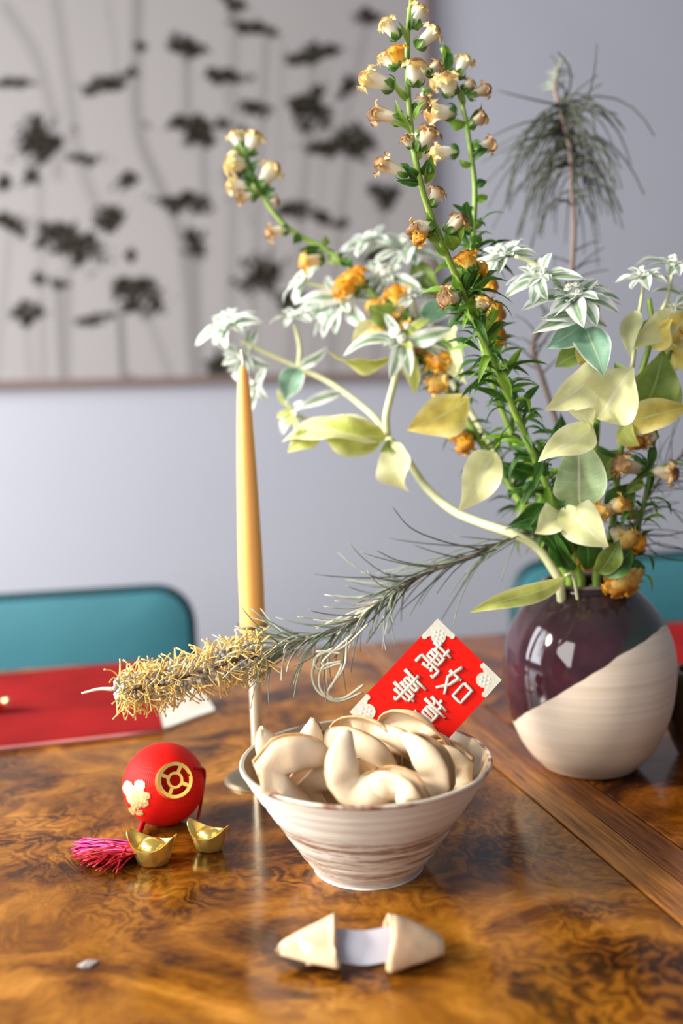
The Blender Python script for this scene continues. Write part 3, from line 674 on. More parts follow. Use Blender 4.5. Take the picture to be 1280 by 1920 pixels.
for i in range(n + 1):
    t = i / n; c = pa.lerp(pb2, t); hz = 0.0105 + 0.0006 * math.sin(t * 9); c = c + Vector((0, -0.002 * math.sin(t * PI), 0))
    for s in (-0.5, 0.5):
        for o_ in (0, 0.00025): v.append(Vector((c.x, c.y, TZ)) + wdir * s + Vector((0, 0, hz + o_)))
f = []
for i in range(n):
    k = i * 4; f += [(k, k + 2, k + 6, k + 4), (k + 1, k + 5, k + 7, k + 3), (k, k + 4, k + 5, k + 1), (k + 2, k + 3, k + 7, k + 6)]
f += [(0, 1, 3, 2), (n * 4, n * 4 + 2, n * 4 + 3, n * 4 + 1)]
b.add(v, f); tag(b.build('fortune_slip', MAT['slip'], auto=40), 'white paper fortune slip between the two halves of the broken cookie', 'paper slip')
# pale crumb
b = MB(); cc = T(165, 1806, 0.0006)
b.add([cc + Vector(q) for q in ((-0.006, -0.002, 0), (-0.001, 0.003, 0.0005), (0.006, 0.001, 0.001), (0.002, -0.004, 0.0003), (-0.002, -0.004, 0.0012), (0, 0, 0.002), (-0.006, -0.002, -.0005), (-0.001, 0.003, -.0005), (0.006, 0.001, -.0005), (0.002, -0.004, -.0005), (-0.002, -0.004, -.0005))],
      [(0, 5, 1), (1, 5, 2), (2, 5, 3), (3, 5, 4), (4, 5, 0), (0, 1, 7, 6), (1, 2, 8, 7), (2, 3, 9, 8), (3, 4, 10, 9), (4, 0, 6, 10), (6, 7, 8, 9, 10)])
tag(b.build('cookie_crumb', plain('crumb_grey', (0.36, 0.31, 0.30), 0.7), smooth=False), 'tiny pale flake on the table near the lower left corner', 'crumb')

# ------------------------------------------------------------------ red envelope
e0, e1, e2 = P(820, 1160, 0.742), P(940, 1275, 0.730), P(655, 1335, 0.720)
ES, ET = e1 - e0, e2 - e0
EN = ES.cross(ET).normalized()
if EN.dot(CPOS - e0) < 0: EN = -EN
env = thing('red_envelope', 'red envelope with gold lettering and gold corners standing in the bowl', 'envelope', e0 + ES * 0.5 + ET)
def E(s, t, h=0.0): return e0 + ES * s + ET * t + EN * h
b = MB(); b.add([E(s, t, h) for h in (-0.0008, 0.0) for s, t in ((0, 0), (1, 0), (1, 1), (0, 1))], [(3, 2, 1, 0), (4, 5, 6, 7), (0, 1, 5, 4), (1, 2, 6, 5), (2, 3, 7, 6), (3, 0, 4, 7)])
b.build('card', MAT['red'], env, False)
sl, tl = ES.length, ET.length
GL = {
 'wan': [[(1,1.5),(9,1.5)],[(3.2,0),(3.2,3)],[(6.8,0),(6.8,3)],[(2.5,3.2),(7.5,3.2),(7.5,6),(2.5,6),(2.5,3.2)],[(2.5,4.6),(7.5,4.6)],[(5,3.2),(5,8.6)],[(1,10),(1,7.2),(9,7.2),(9,10),(7.9,9.7)],[(3,8.9),(6.6,8.5)],[(6.4,7.9),(7.2,9)]],
 'shi': [[(0.3,1.5),(9.7,1.5)],[(2.5,2.7),(7.5,2.7),(7.5,4),(2.5,4),(2.5,2.7)],[(2,5.1),(8,5.1),(8,7.7)],[(0.5,6.4),(9.5,6.4)],[(2,7.7),(8,7.7)],[(5,0),(5,10),(3.8,9.3)]],
 'ru': [[(2.4,0),(1,5),(4,9.5)],[(4,2.8),(3,6.5),(0.5,9.8)],[(0,3.2),(5,3.0)],[(6.2,3),(9.6,3),(9.6,8),(6.2,8),(6.2,3)]],
 'yi': [[(5,-0.2),(5,1)],[(1.5,1.2),(8.5,1.2)],[(3.5,1.5),(4,2.7)],[(6.5,1.5),(6,2.7)],[(0.3,3),(9.7,3)],[(2.8,4),(7.2,4),(7.2,6.6),(2.8,6.6),(2.8,4)],[(2.8,5.3),(7.2,5.3)],[(1.2,7.6),(0.6,9.4)],[(2.8,7.4),(3.2,9.8),(7,9.8),(7.2,8.6)],[(5,7.2),(5.4,8.4)],[(8.2,7.4),(9.2,9)]],
}
CW = 0.0215                       # character width in metres
for key, s0, t0, k in (('wan', .285, .240, 1.0), ('shi', .290, .560, 1.05), ('ru', .675, .275, 1.05), ('yi', .665, .570, 1.0)):
    b = MB()
    for st in GL[key]:
        pts = []
        for a, c in zip(st[:-1], st[1:]):
            for q in range(4): pts.append((a[0] + (c[0] - a[0]) * q / 4, a[1] + (c[1] - a[1]) * q / 4))
        pts.append(st[-1])
        pth = [E(s0 + (x - 5) / 10 * CW * k / sl, t0 + (y - 5) / 10 * CW * 1.1 * k / tl, 0.0002) for x, y in pts]
        tube(b, pth, lambda t: 0.00135 * (1.08 - 0.32 * t), 7)
    b.build('gold_character', MAT['foil'], env)
for s0, t0, ss, ts in ((0, 0, 1, 1), (1, 0, -1, 1), (0, 1, 1, -1), (1, 1, -1, -1)):
    cs, ct = 0.018, 0.018
    out = [(0, 0), (cs, 0)]
    for cx, cy, r, a0, a1 in ((cs * 0.93, 0.0022, 0.0020, -60, 130), (0.0095, 0.0095, 0.0056, -50, 140), (0.0022, ct * 0.93, 0.0020, -40, 150)):
        for q in range(9):
            a = math.radians(a0 + (a1 - a0) * q / 8); out.append((max(0, cx + r * math.cos(a)), max(0, cy + r * math.sin(a))))
    out.append((0, ct)); n = len(out); b = MB()
    v = [E(s0 + ss * x / sl, t0 + ts * y / tl, h) for h in (0.0, 0.0006) for x, y in out]
    f = [(i, (i + 1) % n, (i + 1) % n + n, i + n) for i in range(n)] + [tuple(range(n, 2 * n))]
    b.add(v, f); 
    for q in range(7):   # embossed rosette in the corner ornament
        a = q * 2 * PI / 6; cx, cy = (0.0085 + 0.0032 * math.cos(a), 0.0085 + 0.0032 * math.sin(a)) if q < 6 else (0.0085, 0.0085)
        ring = [E(s0 + ss * (cx + 0.0013 * math.cos(w * PI / 4)) / sl, t0 + ts * (cy + 0.0013 * math.sin(w * PI / 4)) / tl, 0.0006) for w in range(8)]
        b.add(ring + [E(s0 + ss * cx / sl, t0 + ts * cy / tl, 0.0011)], [(w, (w + 1) % 8, 8) for w in range(8)])
    b.build('gold_corner', MAT['foil'], env, auto=35)

# ------------------------------------------------------------------ candle and candlestick
CC = Vector((-0.0785, 0.836, TZ))
cs = thing('candlestick', 'slim pale brass candlestick with a flat round foot, behind the bowl', 'candlestick', CC)
b = MB(); lathe(b, smoothprof([(0.0, 0.0), (0.0275, 0.0), (0.0285, 0.0015), (0.0275, 0.0034), (0.020, 0.0042), (0.0, 0.0044)], 3), 40, CC); b.build('foot', MAT['pewter'], cs, auto=40)
b = MB(); lathe(b, smoothprof([(0.0095, 0.0040), (0.0062, 0.010), (0.0052, 0.02), (0.0053, 0.06), (0.0055, 0.098), (0.0068, 0.110), (0.0098, 0.119), (0.0102, 0.124)], 4), 28, CC); b.build('stem', MAT['brass'], cs)
b = MB(); lathe(b, [(0.0100, 0.124), (0.0105, 0.126), (0.0112, 0.134), (0.0135, 0.1365), (0.0135, 0.1378), (0.0112, 0.1375), (0.0104, 0.134), (0.0104, 0.1285), (0, 0.1283)], 32, CC); b.build('cup', MAT['pewter'], cs, auto=40)
cd = thing('taper_candle', 'tall honey yellow taper candle standing in the brass candlestick', 'candle', CC + Vector((0, 0, 0.129)))
b = MB(); lathe(b, smoothprof([(0.0, 0.1290), (0.0104, 0.1290), (0.0106, 0.150), (0.0103, 0.20), (0.0083, 0.27), (0.0060, 0.325), (0.0042, 0.349), (0.0022, 0.3545), (0.0, 0.356)], 5), 32, CC); b.build('wax_body', MAT['wax'], cd, auto=60)
b = MB(); tube(b, catmull([CC + Vector((0, 0, 0.353)), CC + Vector((0.0004, 0, 0.362)), CC + Vector((-0.0006, 0, 0.369))], 4), 0.0011, 6); b.build('wick', MAT['wick'], cd)

# ------------------------------------------------------------------ lantern ball
LR = 0.0316
LC = T(310, 1545); LC = Vector((LC.x, LC.y + 0.002, TZ + LR))
sc_ = (LC - CPOS).dot(_f)
la = thing('lantern_ball', 'round red thread lantern ornament with gold coin cap, left of the bowl', 'lantern', Vector((LC.x, LC.y, TZ)))
AX = vdir(0.37, 0.31, 0.87); RL = quatto(AX)
b = MB(); lathe(b, [(LR * math.sin(PI * i / 48), -LR * math.cos(PI * i / 48)) for i in range(49)], 64, LC, RL); b.build('ball', MAT['thread'], la)
# coin cap
def ann(b, r0, r1, za, zb, a0=0, a1=2 * PI, n=32):
    full = abs(a1 - a0 - 2 * PI) < 1e-6; m = n if full else n + 1; v = []
    for k in range(m):
        a = a0 + (a1 - a0) * k / n
        for r, z in ((r0, za), (r1, za), (r1, zb), (r0, zb)): v.append(LC + RL @ Vector((r * math.cos(a), r * math.sin(a), z)))
    f = []
    for k in range(n):
        i, j = k * 4, ((k + 1) % m) * 4
        for q in range(4): f.append((i + q, i + (q + 1) % 4, j + (q + 1) % 4, j + q))
    if not full: f += [(0, 3, 2, 1), tuple((m - 1) * 4 + q for q in range(4))]
    b.add(v, f)
zt = LR * 0.905
cap = MB(); ann(cap, 0.0118, 0.0132, zt - 0.001, zt + 0.0100); ann(cap, 0.0106, 0.0132, zt + 0.0086, zt + 0.0104, 0.25, 2 * PI + 0.08, 40)
cap_o = cap.build('coin_cap', MAT['gold'], la, auto=35)
b = MB(); ann(b, 0.0042, 0.0062, zt + 0.0086, zt + 0.0102, n=28)
for k in range(4):
    a = PI / 4 + k * PI / 2 + 0.25
    b.box(LC + RL @ Vector((math.cos(a) * 0.0084, math.sin(a) * 0.0084, zt + 0.0094)), 0.0052, 0.0026, 0.0013, RL @ Matrix.Rotation(a, 3, 'Z'))
b.build('coin_lattice', MAT['gold'], cap_o, auto=35)
b = MB(); lathe(b, [(0, -LR - 0.004), (0.009, -LR - 0.004), (0.010, -LR - 0.002), (0.010, -LR + 0.002)], 24, LC, RL); b.build('bottom_cap', MAT['gold'], la, auto=35)
# gold foil emblem on the ball: a scalloped sprig of small square flakes
EM = [(240,1478,9,13),(252,1483,9,9),(262,1473,10,10),(258,1492,15,13),(272,1492,9,7),(270,1506,9,7),(256,1508,10,9),(246,1496,8,10),(248,1521,6,7),(262,1524,7,5)]
b = MB(); uu = Vector((1, 0, 0))
c0 = (P(257, 1500, sc_ - LR) - LC); 
q0 = vdir(-0.66, -0.33, 0.67); t1 = q0.cross(Vector((0, 0, 1))).normalized(); t2 = t1.cross(q0)
st = 0.0011
for i in range(-22, 23):
    for j in range(-24, 25):
        d = (q0 * LR + t1 * i * st + t2 * j * st).normalized(); q = LC + d * (LR + 0.0002)
        x, y = proj(q)
        if any(((x - a) / rx) ** 2 + ((y - c) / ry) ** 2 < 1 for a, c, rx, ry in EM):
            s1 = d.cross(t2).normalized(); s2 = s1.cross(d); hs = st * 0.47
            tw = 0.0003 * random.random()
            q1 = [q + s1 * sx * hs + s2 * sy * hs + d * (0.0003 + tw * (sx + 1) / 2) for sx, sy in ((-1, -1), (1, -1), (1, 1), (-1, 1))]
            q2 = [q + s1 * sx * hs + s2 * sy * hs - d * 0.0004 for sx, sy in ((-1, -1), (1, -1), (1, 1), (-1, 1))]
            b.add(q1 + q2, [(0, 1, 2, 3), (0, 4, 5, 1), (1, 5, 6, 2), (2, 6, 7, 3), (3, 7, 4, 0)])
b.build('gold_emblem', MAT['leafgold'], la, smooth=False, stuff=True)
# hanging cord behind the cap and the tassel on the table
b = MB(); tube(b, catmull([P(366, 1440, sc_ - 0.012), P(383, 1446, sc_), P(379, 1490, sc_ + 0.004), P(372, 1530, sc_ + 0.004), T(366, 1556, 0.002)], 6), 0.0013, 6); b.build('cord', MAT['redsilk'], la)
b = MB(); tube(b, catmull([LC - AX * LR * 0.98, T(262, 1560, 0.004), T(254, 1582, 0.006), T(244, 1592, 0.006)], 6), 0.0022, 8); b.build('tassel_cord', MAT['redsilk'], la)
rr = random.Random(3); br, bp = MB(), MB()
for k in range(150):
    f0 = rr.random(); a = T(250 + rr.uniform(-8, 10), 1590 + rr.uniform(-14, 12), 0.003 + rr.random() * 0.008)
    fan = rr.gauss(0, 0.5); fan = max(-1, min(1, fan))
    ex = 150 + 55 * max(0, fan) + rr.uniform(-18, 22); ey = 1604 + fan * 30 + rr.uniform(-8, 8)
    e = T(ex, ey, 0.0008 + rr.random() * 0.005)
    mid = a.lerp(e, 0.5) + Vector((rr.uniform(-1, 1) * 0.002, rr.uniform(-1, 1) * 0.003, 0.003 * rr.random()))
    pth = catmull([a, mid, e + Vector((0, rr.uniform(-1, 1) * 0.001, 0))], 4)
    pink = ey < 1600 and rr.random() < 0.6  # painted highlight: some strands on the tassel's far side turn magenta
    tube(bp if pink else br, pth, 0.00055, 4)
tz = br.build('tassel', MAT['redsilk'], la, stuff=True); o = bp.build('highlight_threads', MAT['hilitesilk'], tz, stuff=True); o['label'] = 'red tassel threads coloured magenta as a painted highlight'
b = MB(); tube(b, catmull([T(258, 1586, 0.008), T(246, 1592, 0.008), T(238, 1594, 0.008)], 4), lambda t: 0.0052 - 0.0012 * t, 12); b.build('tassel_head', MAT['redsilk'], la)

# ------------------------------------------------------------------ gold ingots
def ingot(c, yaw, k, label):
    c = Vector((c.x, c.y, TZ)); R = Matrix.Rotation(yaw, 3, 'Z'); n = 56
    root = thing('gold_ingot', label, 'ingot', c, 'gold boat ingots')
    def ring(a, b_, zf):
        out = []
        for q in range(n):
            t = 2 * PI * q / n; ct, st_ = math.cos(t), math.sin(t)
            x = a * math.copysign(abs(ct) ** 0.9, ct); y = b_ * st_ * (1 - 0.25 * abs(ct) ** 3)
            out.append(c + R @ Vector((x, y, zf(abs(ct)))) * k)
        return out
    rim = lambda u: 0.0135 + 0.0105 * u ** 2.2
    rings = [ring(0.002, 0.002, lambda u: 0), ring(0.0105, 0.0078, lambda u: 0), ring(0.0122, 0.0094, lambda u: 0.0012), ring(0.0145, 0.0112, lambda u: 0.006 + 0.002 * u ** 2),
             ring(0.0172, 0.0126, lambda u: 0.0108 + 0.0065 * u ** 2.2), ring(0.0198, 0.0130, rim), ring(0.0196, 0.0122, lambda u: rim(u) + 0.0004), ring(0.0180, 0.0110, lambda u: rim(u) - 0.0012),
             ring(0.0135, 0.0098, lambda u: 0.0118 + 0.002 * u ** 2), ring(0.0108, 0.0088, lambda u: 0.0108)]
    b = MB(); v = sum(rings, []); f = [tuple(reversed(range(n)))]
    for i in range(len(rings) - 1): f += [(i * n + q, i * n + (q + 1) % n, (i + 1) * n + (q + 1) % n, (i + 1) * n + q) for q in range(n)]
    b.add(v, f); b.build('boat', MAT['gold'], root, auto=50)
    b = MB(); prof = [(1.0, 0.0100), (0.98, 0.0125), (0.85, 0.0155), (0.6, 0.0178), (0.3, 0.0190), (0.02, 0.0194)]; v = []
    for s, z in prof: v += [c + R @ Vector((0.0112 * s * math.cos(2 * PI * q / 36), 0.0090 * s * math.sin(2 * PI * q / 36), z)) * k for q in range(36)]
    b.add(v, [(i * 36 + q, i * 36 + (q + 1) % 36, (i + 1) * 36 + (q + 1) % 36, (i + 1) * 36 + q) for i in range(5) for q in range(36)]); dome = b.build('dome', MAT['gold'], root)
    # raised marks on the near side and around the dome
    b = MB()
    marks = [[(-5, 2), (-3, 2)], [(-4.6, 3), (-3.2, 1), (-5, 0.2)], [(-5.2, -1), (-2.6, -0.8)], [(-0.5, 2.6), (2, 2.6)], [(0.7, 3), (0.7, -0.6)], [(-0.6, 1), (2.1, 1)], [(-0.8, -0.6), (2.3, -0.6)], [(3.2, 2.4), (5.4, 2.2)], [(4.3, 3), (4.2, -0.4)], [(3.1, 0.7), (5.3, 0.6)]]
    for st in marks:
        pth = []
        for x, z in st:
            zz = 0.0062 + z * 0.0008; t = math.asin(max(-1, min(1, x * 0.0011 / 0.0150))); rr2 = 0.0095 + (zz / 0.0135) * 0.0036
            pth.append(c + R @ Vector((0.0150 * math.sin(t) * 1.0, -rr2 * math.cos(t) * 1.0 + 0.0004, zz)) * k)
        tube(b, catmull(pth, 3), 0.00032, 5)
    for q in range(10):
        t = 2 * PI * q / 10; tube(b, [c + R @ Vector((0.0100 * math.cos(t + d), 0.0080 * math.sin(t + d), 0.0146)) * k for d in (-0.2, 0, 0.2)], 0.0004, 5)
    b.build('raised_marks', MAT['gold'], root)
    return root
ic = T(287, 1618); ingot(ic, -0.30, 0.97, 'gold boat shaped ingot in front of the lantern, beside the tassel')
ic = T(392, 1592); ingot(ic, -0.42, 0.86, 'gold boat shaped ingot to the right of the lantern, nearest the bowl')

# ------------------------------------------------------------------ plant builders
def leaf_data(base, tip, width, roll=0.0, bend=0.12, fold=0.25, wave=0.12, seed=0, nu=6, nv=12, shape=(0.72, 1.05), hint=None, twist=0.0):
    d = tip - base; L = d.length; dn = d.normalized()
    h = hint if hint is not None else (CPOS - base).normalized()
    nrm_ = (h - dn * h.dot(dn)); nrm_ = nrm_.normalized() if nrm_.length > 1e-4 else dn.orthogonal().normalized()
    nrm_ = Quaternion(dn, math.radians(roll)) @ nrm_
    v, f, uv = [], [], []; p, q = shape; pk = (p / (p + q)) ** p * (q / (p + q)) ** q
    for j in range(nv + 1):
        t = j / nv; w = width * 0.5 * max(0.02, (t ** p) * ((1 - t) ** q) / pk)
        n2 = Quaternion(dn, math.radians(twist) * t) @ nrm_; s2 = dn.cross(n2)
        c = base + d * t + n2 * (bend * L * math.sin(PI * t * 0.9))
        for i in range(nu + 1):
            u = 2 * i / nu - 1
            wv = wave * math.sin(t * 9 + seed + (2 if u > 0 else 0)) * abs(u) ** 2
            v.append(c + s2 * (u * w * (1 - 0.15 * fold * abs(u))) + n2 * (w * (fold * abs(u) + wv))); uv.append((i / nu, t))
    for j in range(nv):
        for i in range(nu): a = j * (nu + 1) + i; f.append((a, a + 1, a + nu + 2, a + nu + 1))
    return v, f, uv
def leaf(parent, mat, x0, y0, Z0, x1, y1, Z1, wpx, roll=0, bend=0.17, fold=0.34, wave=0.26, seed=None, label=None, **kw):
    base, tip = P(x0, y0, Z0), P(x1, y1, Z1); b = MB()
    b.add(*leaf_data(base, tip, px(wpx, (Z0 + Z1) / 2), roll, bend, fold, wave, random.random() * 6 if seed is None else seed, **{'twist': random.uniform(-45, 45), **kw}))
    o = b.build('leaf', MAT[mat], parent)
    if label: o['label'] = label
    return o
def blossom(parent, x0, y0, Z0, x1, y1, Z1, wpx, kind='cream', shrivel=0.25, calyx=1.0):
    rb = random.Random(int(x0 * 7 + y0 * 13)); base, tip = P(x0, y0, Z0), P(x1, y1, Z1)
    d = tip - base; L = d.length; dn = d.normalized(); R = quatto(dn); r = px(wpx, Z0) / 2 * 1.08
    down = Vector((0, 0, -1)); b = MB(); n = 14
    prof = [(0.0, 0.36), (0.10, 0.58), (0.28, 0.74), (0.45, 0.82), (0.58, 0.90), (0.70, 0.98), (0.80, 0.95), (0.90, 0.78), (0.97, 0.50), (1.0, 0.22)]
    v, uv = [], []; m = len(prof); ph = rb.random() * 6
    for t, k in prof:
        c = base + d * t + down * (0.10 * L * t * t)
        for q in range(n):
            a = 2 * PI * q / n
            ruf = 1 + shrivel * t * (0.55 * math.sin(a * 3 + ph + t * 5) + 0.5 * rb.uniform(-1, 1))
            x, y = math.cos(a) * k * r * ruf, math.sin(a) * k * r * ruf * (0.85)
            v.append(c + R @ Vector((x, y, shrivel * L * 0.10 * t * rb.uniform(-1, 1)))); uv.append((q / n, t))
    f = [(i * n + q, i * n + (q + 1) % n, (i + 1) * n + (q + 1) % n, (i + 1) * n + q) for i in range(m - 1) for q in range(n)]
    f.append(tuple((m - 1) * n + q for q in range(n))); b.add(v, f, uv)
    # curled lips: two above, three below
    for q in range(5):
        a = 2 * PI * q / 5 + ph; o2 = R @ Vector((math.cos(a), math.sin(a), 0))
        bs_ = base + d * (0.74 + 0.06 * rb.random()) + o2 * r * 0.75 + down * 0.06 * L
        tp = bs_ + (dn * rb.uniform(0.15, 0.6) + o2 * rb.uniform(0.2, 0.9)).normalized() * L * rb.uniform(0.12, 0.21)
        lv, lf, lu = leaf_data(bs_, tp, r * 1.25, rb.uniform(-30, 30), rb.uniform(0.1, 0.35), 0.5, 0.5, rb.random() * 6, 4, 5, (0.4, 0.35), hint=o2)
        b.add(lv, lf, [(x, 0.58 + 0.36 * y) for x, y in lu])
    o = b.build('blossom', MAT[kind], parent)
    if calyx:
        b = MB()
        for q in range(5):
            a = 2 * PI * q / 5 + ph; o2 = R @ Vector((math.cos(a), math.sin(a), 0))
            bs_ = base - dn * L * 0.07; tp = base + dn * L * 0.30 * calyx + o2 * r * 0.70 * calyx
            b.add(*leaf_data(bs_, tp, r * 0.80 * calyx, 0, 0.25, 0.3, 0.1, q, 4, 5, (0.6, 0.5), hint=o2))
        b.build('calyx', MAT['calyx'], o)
    return o
def stempath(pts, n=6): return catmull([P(x, y, Z) for x, y, Z in pts], n)
VIN = [VC + Vector((dx, dy, 0.06)) for dx, dy in ((0, 0), (0.01, 0.01), (-0.012, 0.005), (0.015, -0.008), (-0.005, -0.012), (0.004, 0.016), (-0.016, 0.012), (0.018, 0.010))]
def stem(parent, pts, r0, r1, mat, vin=None, name='stem', n=8):
    pth = stempath(pts)
    if vin is not None: pth = catmull([VIN[vin], VIN[vin].lerp(pth[0], 0.55) + Vector((0, 0, 0.0))] + [pth[0]], 4)[:-1] + pth
    b = MB(); tube(b, pth, lambda t: r0 + (r1 - r0) * t, n); b.build(name, MAT[mat], parent); return pth
def along(path, t):
    i = min(int(t * (len(path) - 1)), len(path) - 2); k = t * (len(path) - 1) - i
    return path[i].lerp(path[i + 1], k), (path[i + 1] - path[i]).normalized()
# a few shared narrow leaves for the leafy lower stems
NARROW = []
for k in range(6):
    me_b = MB(); me_b.add(*leaf_data(Vector((0, 0, 0)), Vector((0, 0, 1)), 0.21, 0, 0.10 + 0.09 * k % 0.3, 0.35, 0.15, k, 4, 7, (0.6, 0.8), hint=Vector((1, 0, 0))))
    oo = me_b.build('leaf', MAT['lf_bright'] if k % 3 == 0 else MAT['lf_dark']); NARROW.append(oo.data); bpy.data.objects.remove(oo)
def leafy(parent, path, t0, t1, n, Lpx, Z, seed, spread=1.0):
    rl = random.Random(seed)
    for k in range(n):
        t = t0 + (t1 - t0) * (k + rl.random()) / n; q, tg = along(path, t0 + (t1 - t0) * rl.random())
        a = k * 2.4 + rl.uniform(-0.4, 0.4); s = tg.orthogonal().normalized(); s = Quaternion(tg, a) @ s
        dr = (s * spread + tg * rl.uniform(-0.7, 1.0) + Vector((rl.uniform(-.5, .3), rl.uniform(-.4, .4), rl.uniform(-0.6, 0.4)))).normalized()
        o = bpy.data.objects.new('leaf', rl.choice(NARROW)); COL.objects.link(o); o.parent = parent
        L = px(Lpx, Z) * rl.uniform(0.45, 1.4); q = q + s * px(12, Z) * rl.random() ** 2
        Rm = dr.to_track_quat('Z', 'X').to_matrix().to_4x4() @ Matrix.Rotation(rl.uniform(-0.8, 0.8), 4, 'Z')
        root = parent
        while root.parent: root = root.parent
        o.matrix_local = Matrix.Translation(q - root.location) @ Rm @ Matrix.Diagonal((L, L, L, 1))

GS, GE, GG = 'withered snapdragon stems in the vase', 'white edged spurge stems in the vase', 'needle leaved branches in the vase'
# ------------------------------------------------------------------ snapdragon 1, tall and in focus
s1 = thing('snapdragon', 'tallest snapdragon stem, in focus, reaching the top of the photo', 'flower', VIN[4], GS)
Z1 = lambda y: 0.70 + 0.145 * max(0, min(1, (y - 300) / 800))
pts = [(1090,1085),(1062,1000),(1012,880),(962,765),(915,660),(875,565),(835,472),(800,382),(781,310),(770,240),(764,150),(764,60),(772,-6)]
p1 = stem(s1, [(x, y, Z1(y)) for x, y in pts],0.0034, 0.0017, 'stem', 4)
for x0, y0, x1_, y1_, w, kind, sh, dz in [
 (777,52,786,2,28,'cream',.2,0),(745,72,716,30,30,'cream',.3,-.004),(750,122,738,80,30,'orange',.2,-.014),(782,88,822,46,30,'cream',.2,-.006),(742,128,710,98,24,'cream',.2,.004),
 (737,162,672,136,36,'cream',.2,-.004),(778,160,782,104,40,'cream',.35,-.018),(800,140,826,112,22,'tan',.4,.006),(754,224,688,206,30,'tan',.35,0),(786,284,812,232,34,'tan',.45,-.006),
 (772,276,757,250,20,'tan',.4,-.008),(764,326,700,296,30,'tan',.4,-.002),(806,384,826,348,28,'tan',.45,0),(838,436,872,398,34,'tan',.6,-.002),(812,424,764,434,34,'tan',.6,-.006),
 (800,432,778,452,26,'orange',.5,-.010),(884,508,868,466,38,'orange',.6,-.008),(860,560,824,552,38,'tan',.6,-.010),(898,582,912,552,34,'peach',.7,-.008),(888,505,912,500,26,'orange',.5,.004),(770,205,800,186,26,'tan',.4,.010)]:
    blossom(s1, x0, y0, Z1(y0) + dz * 0.4, x1_, y1_, Z1(y0) + dz, w, kind, sh)
for x0, y0, x1_, y1_, w in [(765,90,745,40,12),(766,130,744,92,12),(768,60,782,20,10),(764,190,740,150,16),(772,150,800,118,14),(770,240,742,186,16),(776,225,800,190,14),(770,250,730,236,18),(788,338,752,312,20),(785,300,794,262,14),
   (796,345,808,290,22),(796,330,800,298,22),(786,345,742,338,16),(850,470,838,430,30),(858,462,872,420,22),(822,455,800,420,18),(845,480,810,452,14),(868,545,846,510,18),(888,560,862,580,20),(900,600,880,560,18),(890,540,920,510,16),(812,420,800,396,14)]:
    leaf(s1, random.choice(['lf_dark', 'lf_bright', 'lf_green']), x0, y0, Z1(y0), x1_, y1_, Z1(y0) - 0.006, w, random.uniform(-40, 40), 0.18, 0.4)
leafy(s1, p1, 0.14, 0.50, 210, 62, 0.80, 11, 1.1)
# ------------------------------------------------------------------ snapdragon 2, right behind
s2 = thing('snapdragon', 'second snapdragon stem, upright just right of the tallest one and slightly blurred', 'flower', VIN[5], GS)
Z2 = lambda y: 0.80 + 0.05 * max(0, min(1, (y - 300) / 700))
pts = [(1080,1080),(1040,980),(985,870),(930,740),(895,600),(884,500),(888,420),(890,350),(882,285),(872,220),(858,170),(842,125),(828,90)]
p2 = stem(s2, [(x, y, Z2(y)) for x, y in pts], 0.0030, 0.0016, 'stem', 5)
for x0, y0, x1_, y1_, w, kind, sh, dz in [
 (856,145,874,98,30,'cream',.2,0),(846,178,832,132,36,'cream',.3,-.015),(842,150,806,150,30,'cream',.2,.006),(868,170,888,150,24,'tan',.3,0),(878,180,920,160,24,'tan',.3,.004),(852,212,796,208,36,'cream',.25,-.006),
 (812,200,790,182,24,'tan',.5,-.004),(878,236,910,210,26,'tan',.4,0),(858,284,802,284,28,'cream',.4,0),(888,276,930,268,26,'tan',.4,.004),(895,512,912,500,26,'orange',.4,0),
 (900,540,932,528,32,'orange',.4,-.006),(905,590,946,582,34,'orange',.5,-.008),(910,640,944,620,38,'orange',.5,-.010),(880,560,884,540,26,'orange',.4,.01),(790,250,762,268,22,'cream',.3,.01),(800,170,790,190,20,'tan',.4,.012)]:
    blossom(s2, x0, y0, Z2(y0), x1_, y1_, Z2(y0) + dz, w, kind, sh)
for x0, y0, x1_, y1_, w in [(832,130,822,78,22),(840,140,836,95,20),(870,200,850,168,18),(876,230,900,190,20),(874,235,840,220,24),(884,300,915,280,18),(884,310,860,300,16),(888,350,912,340,18),(890,378,914,366,18),(888,392,868,384,14),(886,430,902,408,16),(886,440,866,424,16),(884,470,900,440,18)]:
    leaf(s2, random.choice(['lf_dark', 'lf_green', 'lf_bright']), x0, y0, Z2(y0), x1_, y1_, Z2(y0), w, random.uniform(-40, 40), 0.2, 0.4)
leafy(s2, p2, 0.16, 0.56, 130, 58, 0.84, 12)
